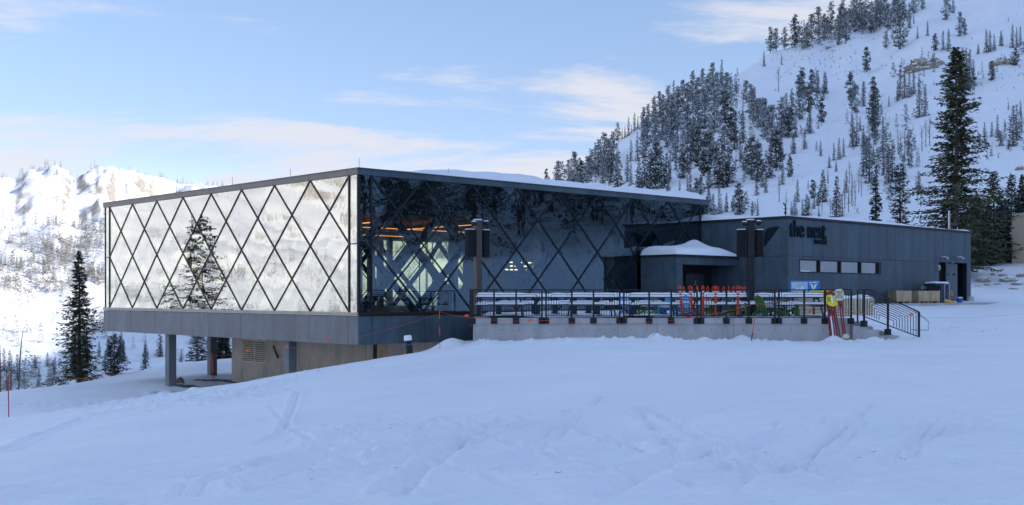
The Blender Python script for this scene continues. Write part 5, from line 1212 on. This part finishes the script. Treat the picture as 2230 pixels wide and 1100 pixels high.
R=np.random.default_rng(5); pts=[]
def poly_in(px,py,P_):
    c=False; n=len(P_)
    for i in range(n):
        x0,y0=P_[i]; x1,y1=P_[(i+1)%n]
        if (y0>py)!=(y1>py) and px<(x1-x0)*(py-y0)/(y1-y0)+x0: c=not c
    return c
def fillp(P_,n,h0,h1,out):
    xs=[p[0] for p in P_]; ys=[p[1] for p in P_]; k=0
    while k<n:
        px=R.uniform(min(xs),max(xs)); py=R.uniform(min(ys),max(ys))
        if not poly_in(px,py,P_): continue
        k+=1; x,y,z=hit(px,py,105,1200,500); h=R.uniform(h0,h1)/F*y; out.append((x,y,z-.2,h,h*R.uniform(.8,1.2)))
fillp([(1395,290),(1480,230),(1560,180),(1630,200),(1690,290),(1700,400),(1560,400),(1500,360),(1400,360)],150,20,50,pts); fillp([(1700,210),(1800,200),(1780,330),(1700,330)],26,16,40,pts); fillp([(1840,200),(1930,200),(1930,310),(1850,330)],18,16,36,pts); fillp([(1880,330),(2000,330),(2010,460),(1880,440)],26,16,44,pts); fillp([(1930,130),(2130,120),(2130,260),(1940,240)],30,14,36,pts)
fillp([(1190,398),(1280,380),(1330,350),(1340,400),(1290,410)],36,24,50,pts)
fillp([(1680,115),(1760,95),(1900,30),(1960,20),(1960,60),(1850,85),(1760,110)],70,28,56,pts)
fillp([(1535,470),(1630,440),(1660,470)],24,14,36,pts); fillp([(2120,320),(2230,240),(2230,330),(2150,350)],36,8,26,pts); fillp([(2100,200),(2130,160),(2230,110),(2230,130)],18,10,30,pts); fillp([(1860,320),(1990,250),(2000,330),(1900,400)],36,14,44,pts)
fillp([(1700,470),(1860,410),(1870,480),(1700,480)],34,6,22,pts)
scatter_stuff('woods','frosted undergrowth of the hillside wood, too dense to count',pts,sp_+sb_,['needles_grey','frost_dull'])
pts=[]; fillp([(1280,440),(1700,100),(2230,0),(2230,480),(1540,480)],300,2,6,pts); fillp([(1690,120),(1860,90),(1870,170),(1700,170)],110,2,6,pts); fillp([(1990,180),(2230,130),(2230,200),(2100,230)],70,2,7,pts)
X_=R.uniform(62,135,260); Y_=R.uniform(0,95,260); Z_=Hs(X_,Y_)
pts+=[(x,y,z-.1,h,h) for x,y,z,h in zip(X_,Y_,Z_,R.uniform(.25,1.3,260)) if x>74 or y<20]
for i,p in enumerate(pts): pts[i]=(p[0],p[1],p[2],p[3],p[3]*1.4)
scatter_stuff('undergrowth','scrub and stones poking through the snow of the hillside',pts,sb_,['twigs','rock'])
# bare aspens
def bare(seed):
    R_=random.Random(seed); m=MB()
    m.tube([(0,0,-.3),(R_.uniform(-.1,.1),0,3),(R_.uniform(-.2,.2),R_.uniform(-.2,.2),6.5)],[.09,.07,.015],5)
    for i in range(26):
        z=R_.uniform(1.6,6); a=R_.uniform(0,6.28); L=R_.uniform(.5,1.3)*(1.15-z/8); p=(0,0,z); e=(math.cos(a)*L*.6,math.sin(a)*L*.6,z+L); m.tube([p,e],[.028,.008],3,cap=False)
        for q in range(2):
            b=R_.uniform(0,6.28); m.tube([e,(e[0]+math.cos(b)*.25,e[1]+math.sin(b)*.25,e[2]+.35)],[.01,.005],3,cap=False)
    return m
asp=[bare(i) for i in range(3)]; aob=[]
al_=[(1697,440,60),(1712,468,50),(1840,455,66),(1848,462,58),(1855,440,70),(1862,450,60),(1834,468,50),(1870,420,56),(1876,428,48),(1962,345,60),(1970,350,70),(1978,340,64),(1985,352,50),(1925,380,70),(1932,392,60),(1955,330,54),(2016,320,60),(2025,318,66),(2008,330,58),(1998,440,48),(2005,450,44),(1768,470,30),(1790,468,34),(1808,470,40),(1695,200,56),(1850,400,50)]
al_.sort()
for i,(px,py,hp) in enumerate(al_):
    x,y,z=hit(px,py,105,1200)
    if i<3: aob.append(asp[i].build('aspen_tree','twigs')); o=aob[i]
    else: o=aob[i%3].copy(); COL.objects.link(o)
    s=hp/F*y/6.5; o.location=(x,y,z-.1); o.scale=(s*1.2,s*1.2,s); o.rotation_euler=(0,0,i)
    tag(o,'%s bare aspen from the left among the leafless trees on the slope'%(ORD+['twenty-fifth','twenty-sixth'])[i],'tree','bare aspens on the hillside')
# outcrops
for (px,py,w,lb) in ((2018,150,46,'broad ochre rock outcrop left of the tallest spruce top'),(2190,140,26,'ochre rock outcrop near the upper right edge'),(1806,105,8,'small red stone below the crest'),(2226,370,14,'rusty rock face at the right edge')):
    x,y,z=hit(px,py,105,1200); s=w/F*y
    bpy.ops.mesh.primitive_ico_sphere_add(subdivisions=4,radius=s,location=(x,y+s*.3,z)); o=bpy.context.object; o.name='rock_outcrop'; o.data.name='rock_outcrop'
    co=np.array([v.co[:] for v in o.data.vertices]); u=co/np.linalg.norm(co,axis=1)[:,None]; f=.25+1.0*ridged(u[:,0]*2.6+px,u[:,1]*2+u[:,2]*2.4,5,py)
    co=co*f[:,None]*np.array([1.,.7,.62]); o.data.vertices.foreach_set('co',co.astype(np.float32).ravel()); o.data.update()
    o.data.materials.append(MATS['outcrop']); tag(o,lb,'rock outcrop')
# valley trees (shaded) and saplings at the left
vt=[]
for i in range(46):
    px=R.uniform(-5,330) if i<34 else R.uniform(330,500); py=R.uniform(795,850)-max(0,px)*.12; vt.append((px,py,R.uniform(26,62)))
vt.sort()
for i,(px,py,hp) in enumerate(vt):
    x,y,z=hit(px,py,110,900); h=hp/F*y; me=PR['fir'][i%4]; o=bpy.data.objects.new('slim_fir_tree',me); COL.objects.link(o); o.location=(x,y,z-.4); s=h/10; o.scale=(s*1.5,s*1.5,s); o.rotation_euler=(0,0,i)
    if i<12: z_='left of the tall left spruce'; n_=i
    elif i<24: z_='around the tall left spruce'; n_=i-12
    elif i<34: z_='left of the first column'; n_=i-24
    else: z_='through the open bay below the lodge'; n_=i-34
    tag(o,'%s grey fir from the left in the valley %s'%(ORD[n_],z_),'tree','firs in the shaded valley')
for px,py0,py1,ln,lb in ((40,852,706,10,'thin leaning dead tree with a reddish top near the left edge'),(1,858,738,-1,'bare dead trunk at the very left edge of the picture'),(23,852,772,2,'slight bare sapling left of the leaning dead tree'),(16,852,790,-3,'shortest bare sapling near the left edge')):
    Z=74; x=dx(px,Z); r=thing('dead_tree',lb,'tree',(x,Z,dz_(py0,Z)-.3)); H=(py0-py1)/F*Z; m=MB(); e=ln/F*Z
    m.tube([(0,0,0),(e*.3,0,H*.5),(e*.6,0,H*.75),(e,0,H)],[.06,.045,.03,.01],6)
    for k in range(34):
        u=random.uniform(.25,1); a=random.uniform(0,6.28); L=.32*(1.25-u)*random.uniform(.4,1); p=(e*u,0,H*u); m.tube([p,(p[0]+math.cos(a)*L,p[1]+math.sin(a)*L,p[2]+L*.7)],[.012,.004],3,cap=False)
    m.build('trunk','dead_wood',r)
# far forest on the sunlit mountain : stuff
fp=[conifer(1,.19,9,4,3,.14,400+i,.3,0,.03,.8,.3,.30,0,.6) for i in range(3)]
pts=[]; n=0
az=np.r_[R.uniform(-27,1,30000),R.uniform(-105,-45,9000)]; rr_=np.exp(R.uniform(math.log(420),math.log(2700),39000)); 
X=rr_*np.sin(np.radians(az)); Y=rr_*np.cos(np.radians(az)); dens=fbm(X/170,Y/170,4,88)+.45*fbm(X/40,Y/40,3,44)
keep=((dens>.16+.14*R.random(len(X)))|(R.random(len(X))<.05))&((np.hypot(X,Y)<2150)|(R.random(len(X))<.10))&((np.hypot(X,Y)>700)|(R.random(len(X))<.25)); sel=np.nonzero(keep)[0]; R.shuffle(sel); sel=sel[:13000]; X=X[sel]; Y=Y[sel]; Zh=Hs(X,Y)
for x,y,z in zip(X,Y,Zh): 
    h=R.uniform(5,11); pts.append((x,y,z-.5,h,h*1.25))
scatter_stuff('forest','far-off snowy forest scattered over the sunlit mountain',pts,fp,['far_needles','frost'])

# snow crumbs left by boots, skis and the plough
R=np.random.default_rng(9); V=[];Q=[];n=0
base=np.array([(1,0,0),(0,1,0),(-1,0,0),(0,-1,0),(0,0,1),(0,0,-1)],float); fc=[(0,1,4),(1,2,4),(2,3,4),(3,0,4),(1,0,5),(2,1,5),(3,2,5),(0,3,5)]
P_=[]
for pl,w,amp in ROUGH:
    for k in range(int(60*min(1.6,w))):
        i=R.integers(len(pl)-1); u=R.random(); a=np.array(pl[i]); b=np.array(pl[i+1]); c=a*(1-u)+b*u+R.normal(0,w*.6,2); P_.append((c[0],c[1],R.uniform(.008,.03)*(1+np.hypot(*c)/50)))
for k in range(420):
    az_=R.uniform(-.42,.42); r_=R.uniform(5.5,30); P_.append((r_*math.sin(az_),r_*math.cos(az_),R.uniform(.004,.014)))
P_=np.array(P_); Z_=Hs(P_[:,0],P_[:,1])
for (x,y,s_),z in zip(P_,Z_):
    v=base*s_*R.uniform(.5,1.3,(6,1))*np.array([1.2,1,.8]); a=R.uniform(0,3); v=np.stack([v[:,0]*math.cos(a)-v[:,1]*math.sin(a)+x,v[:,0]*math.sin(a)+v[:,1]*math.cos(a)+y,v[:,2]+z+s_*.25],-1)
    V.append(v); Q+= [(p+n,q+n,r+n) for p,q,r in fc]; n+=6
o=npmesh('snow_crumbs',np.concatenate(V),np.array(Q),'snow',None,False); tag(o,'loose crumbs of snow lying on the snowfield','snow crumbs',None,'stuff')
EXPO=1.57; CLX=21; CLY=9.4
# ================================================================ camera, light, sky
cam=bpy.data.cameras.new('camera'); co=bpy.data.objects.new('camera',cam); COL.objects.link(co); scn.camera=co
co.location=(0,0,EYE); co.rotation_euler=(math.pi/2,0,0); cam.sensor_width=36; cam.lens=36*F/2230; cam.shift_y=(HY-550)/2230; cam.clip_start=.1; cam.clip_end=12000
SE_,SA=math.radians(28),math.radians(109)     # elevation, compass azimuth measured from +Y towards +X
sv=Vector((math.sin(SA)*math.cos(SE_),math.cos(SA)*math.cos(SE_),math.sin(SE_)))
sl=bpy.data.lights.new('sun','SUN'); sl.energy=2.1; sl.angle=math.radians(.5); sl.color=(1,.90,.76); so=bpy.data.objects.new('sun',sl); COL.objects.link(so)
so.rotation_euler=sv.to_track_quat('Z','Y').to_euler()
w=bpy.data.worlds.new('World'); scn.world=w; w.use_nodes=True; t=w.node_tree; t.nodes.clear()
out=t.nodes.new('ShaderNodeOutputWorld'); bg=t.nodes.new('ShaderNodeBackground'); bg.inputs[1].default_value=.15
sk=t.nodes.new('ShaderNodeTexSky'); sk.sky_type='NISHITA'; sk.sun_disc=False; sk.sun_elevation=SE_; sk.sun_rotation=SA; sk.altitude=2500; sk.air_density=1.; sk.dust_density=.6; sk.ozone_density=2.0
tc=t.nodes.new('ShaderNodeTexCoord'); sx=t.nodes.new('ShaderNodeSeparateXYZ'); t.links.new(tc.outputs['Generated'],sx.inputs[0])
def M(op,a,b=None,c=None):
    n=t.nodes.new('ShaderNodeMath'); n.operation=op
    for i,v in enumerate((a,b,c)):
        if v is None: continue
        if isinstance(v,(int,float)): n.inputs[i].default_value=v
        else: t.links.new(v,n.inputs[i])
    return n.outputs[0]
zc=M('ADD',M('MAXIMUM',sx.outputs[2],0.),.10)
u=M('DIVIDE',sx.outputs[0],zc); v=M('DIVIDE',sx.outputs[1],zc)
cb_=t.nodes.new('ShaderNodeCombineXYZ'); t.links.new(u,cb_.inputs[0]); t.links.new(v,cb_.inputs[1])
mp=t.nodes.new('ShaderNodeMapping'); t.links.new(cb_.outputs[0],mp.inputs[0]); mp.inputs['Scale'].default_value=(.62,1.15,1); mp.inputs['Rotation'].default_value=(0,0,-.25); mp.inputs['Location'].default_value=(CLX,CLY,0)
n1=t.nodes.new('ShaderNodeTexNoise'); n1.inputs['Scale'].default_value=1.0; n1.inputs['Detail'].default_value=9; n1.inputs['Roughness'].default_value=.60; n1.inputs['Distortion'].default_value=.35; t.links.new(mp.outputs[0],n1.inputs['Vector'])
low=t.nodes.new('ShaderNodeMapRange'); t.links.new(sx.outputs[2],low.inputs[0]); low.inputs['From Min'].default_value=.02; low.inputs['From Max'].default_value=.26; low.inputs['To Min'].default_value=.15; low.inputs['To Max'].default_value=-.06
cl=M('ADD',n1.outputs[0],low.outputs[0])
mr=t.nodes.new('ShaderNodeMapRange'); mr.interpolation_type='SMOOTHSTEP'; t.links.new(cl,mr.inputs[0]); mr.inputs['From Min'].default_value=.475; mr.inputs['From Max'].default_value=.61; mr.inputs['To Max'].default_value=.85
mx=t.nodes.new('ShaderNodeMix'); mx.data_type='RGBA'; t.links.new(mr.outputs[0],mx.inputs['Factor']); 
lo=t.nodes.new('ShaderNodeValToRGB'); e=lo.color_ramp.elements; e[0].position=0; e[0].color=(.60,.46,.42,1); e[1].position=.6; e[1].color=(1.12,1.0,.90,1); q=e.new(.12); q.color=(.46,.40,.40,1); q=e.new(.26); q.color=(.57,.515,.475,1); t.links.new(sx.outputs[2],lo.inputs[0])
m2=t.nodes.new('ShaderNodeMix'); m2.data_type='RGBA'; m2.blend_type='MULTIPLY'; m2.inputs[0].default_value=1; t.links.new(sk.outputs[0],m2.inputs[6]); t.links.new(lo.outputs[0],m2.inputs[7])
t.links.new(m2.outputs[2],mx.inputs[6]); mx.inputs[7].default_value=(1.85,1.84,1.98,1)
t.links.new(mx.outputs[2],bg.inputs[0]); t.links.new(bg.outputs[0],out.inputs[0])
scn.view_settings.view_transform='Standard'; scn.view_settings.look='None'; scn.view_settings.gamma=1; scn.view_settings.exposure=EXPO
scn.cycles.max_bounces=8; scn.cycles.diffuse_bounces=3; scn.cycles.glossy_bounces=4; scn.cycles.transparent_max_bounces=16; scn.cycles.use_denoising=True; scn.cycles.caustics_reflective=False; scn.cycles.caustics_refractive=False
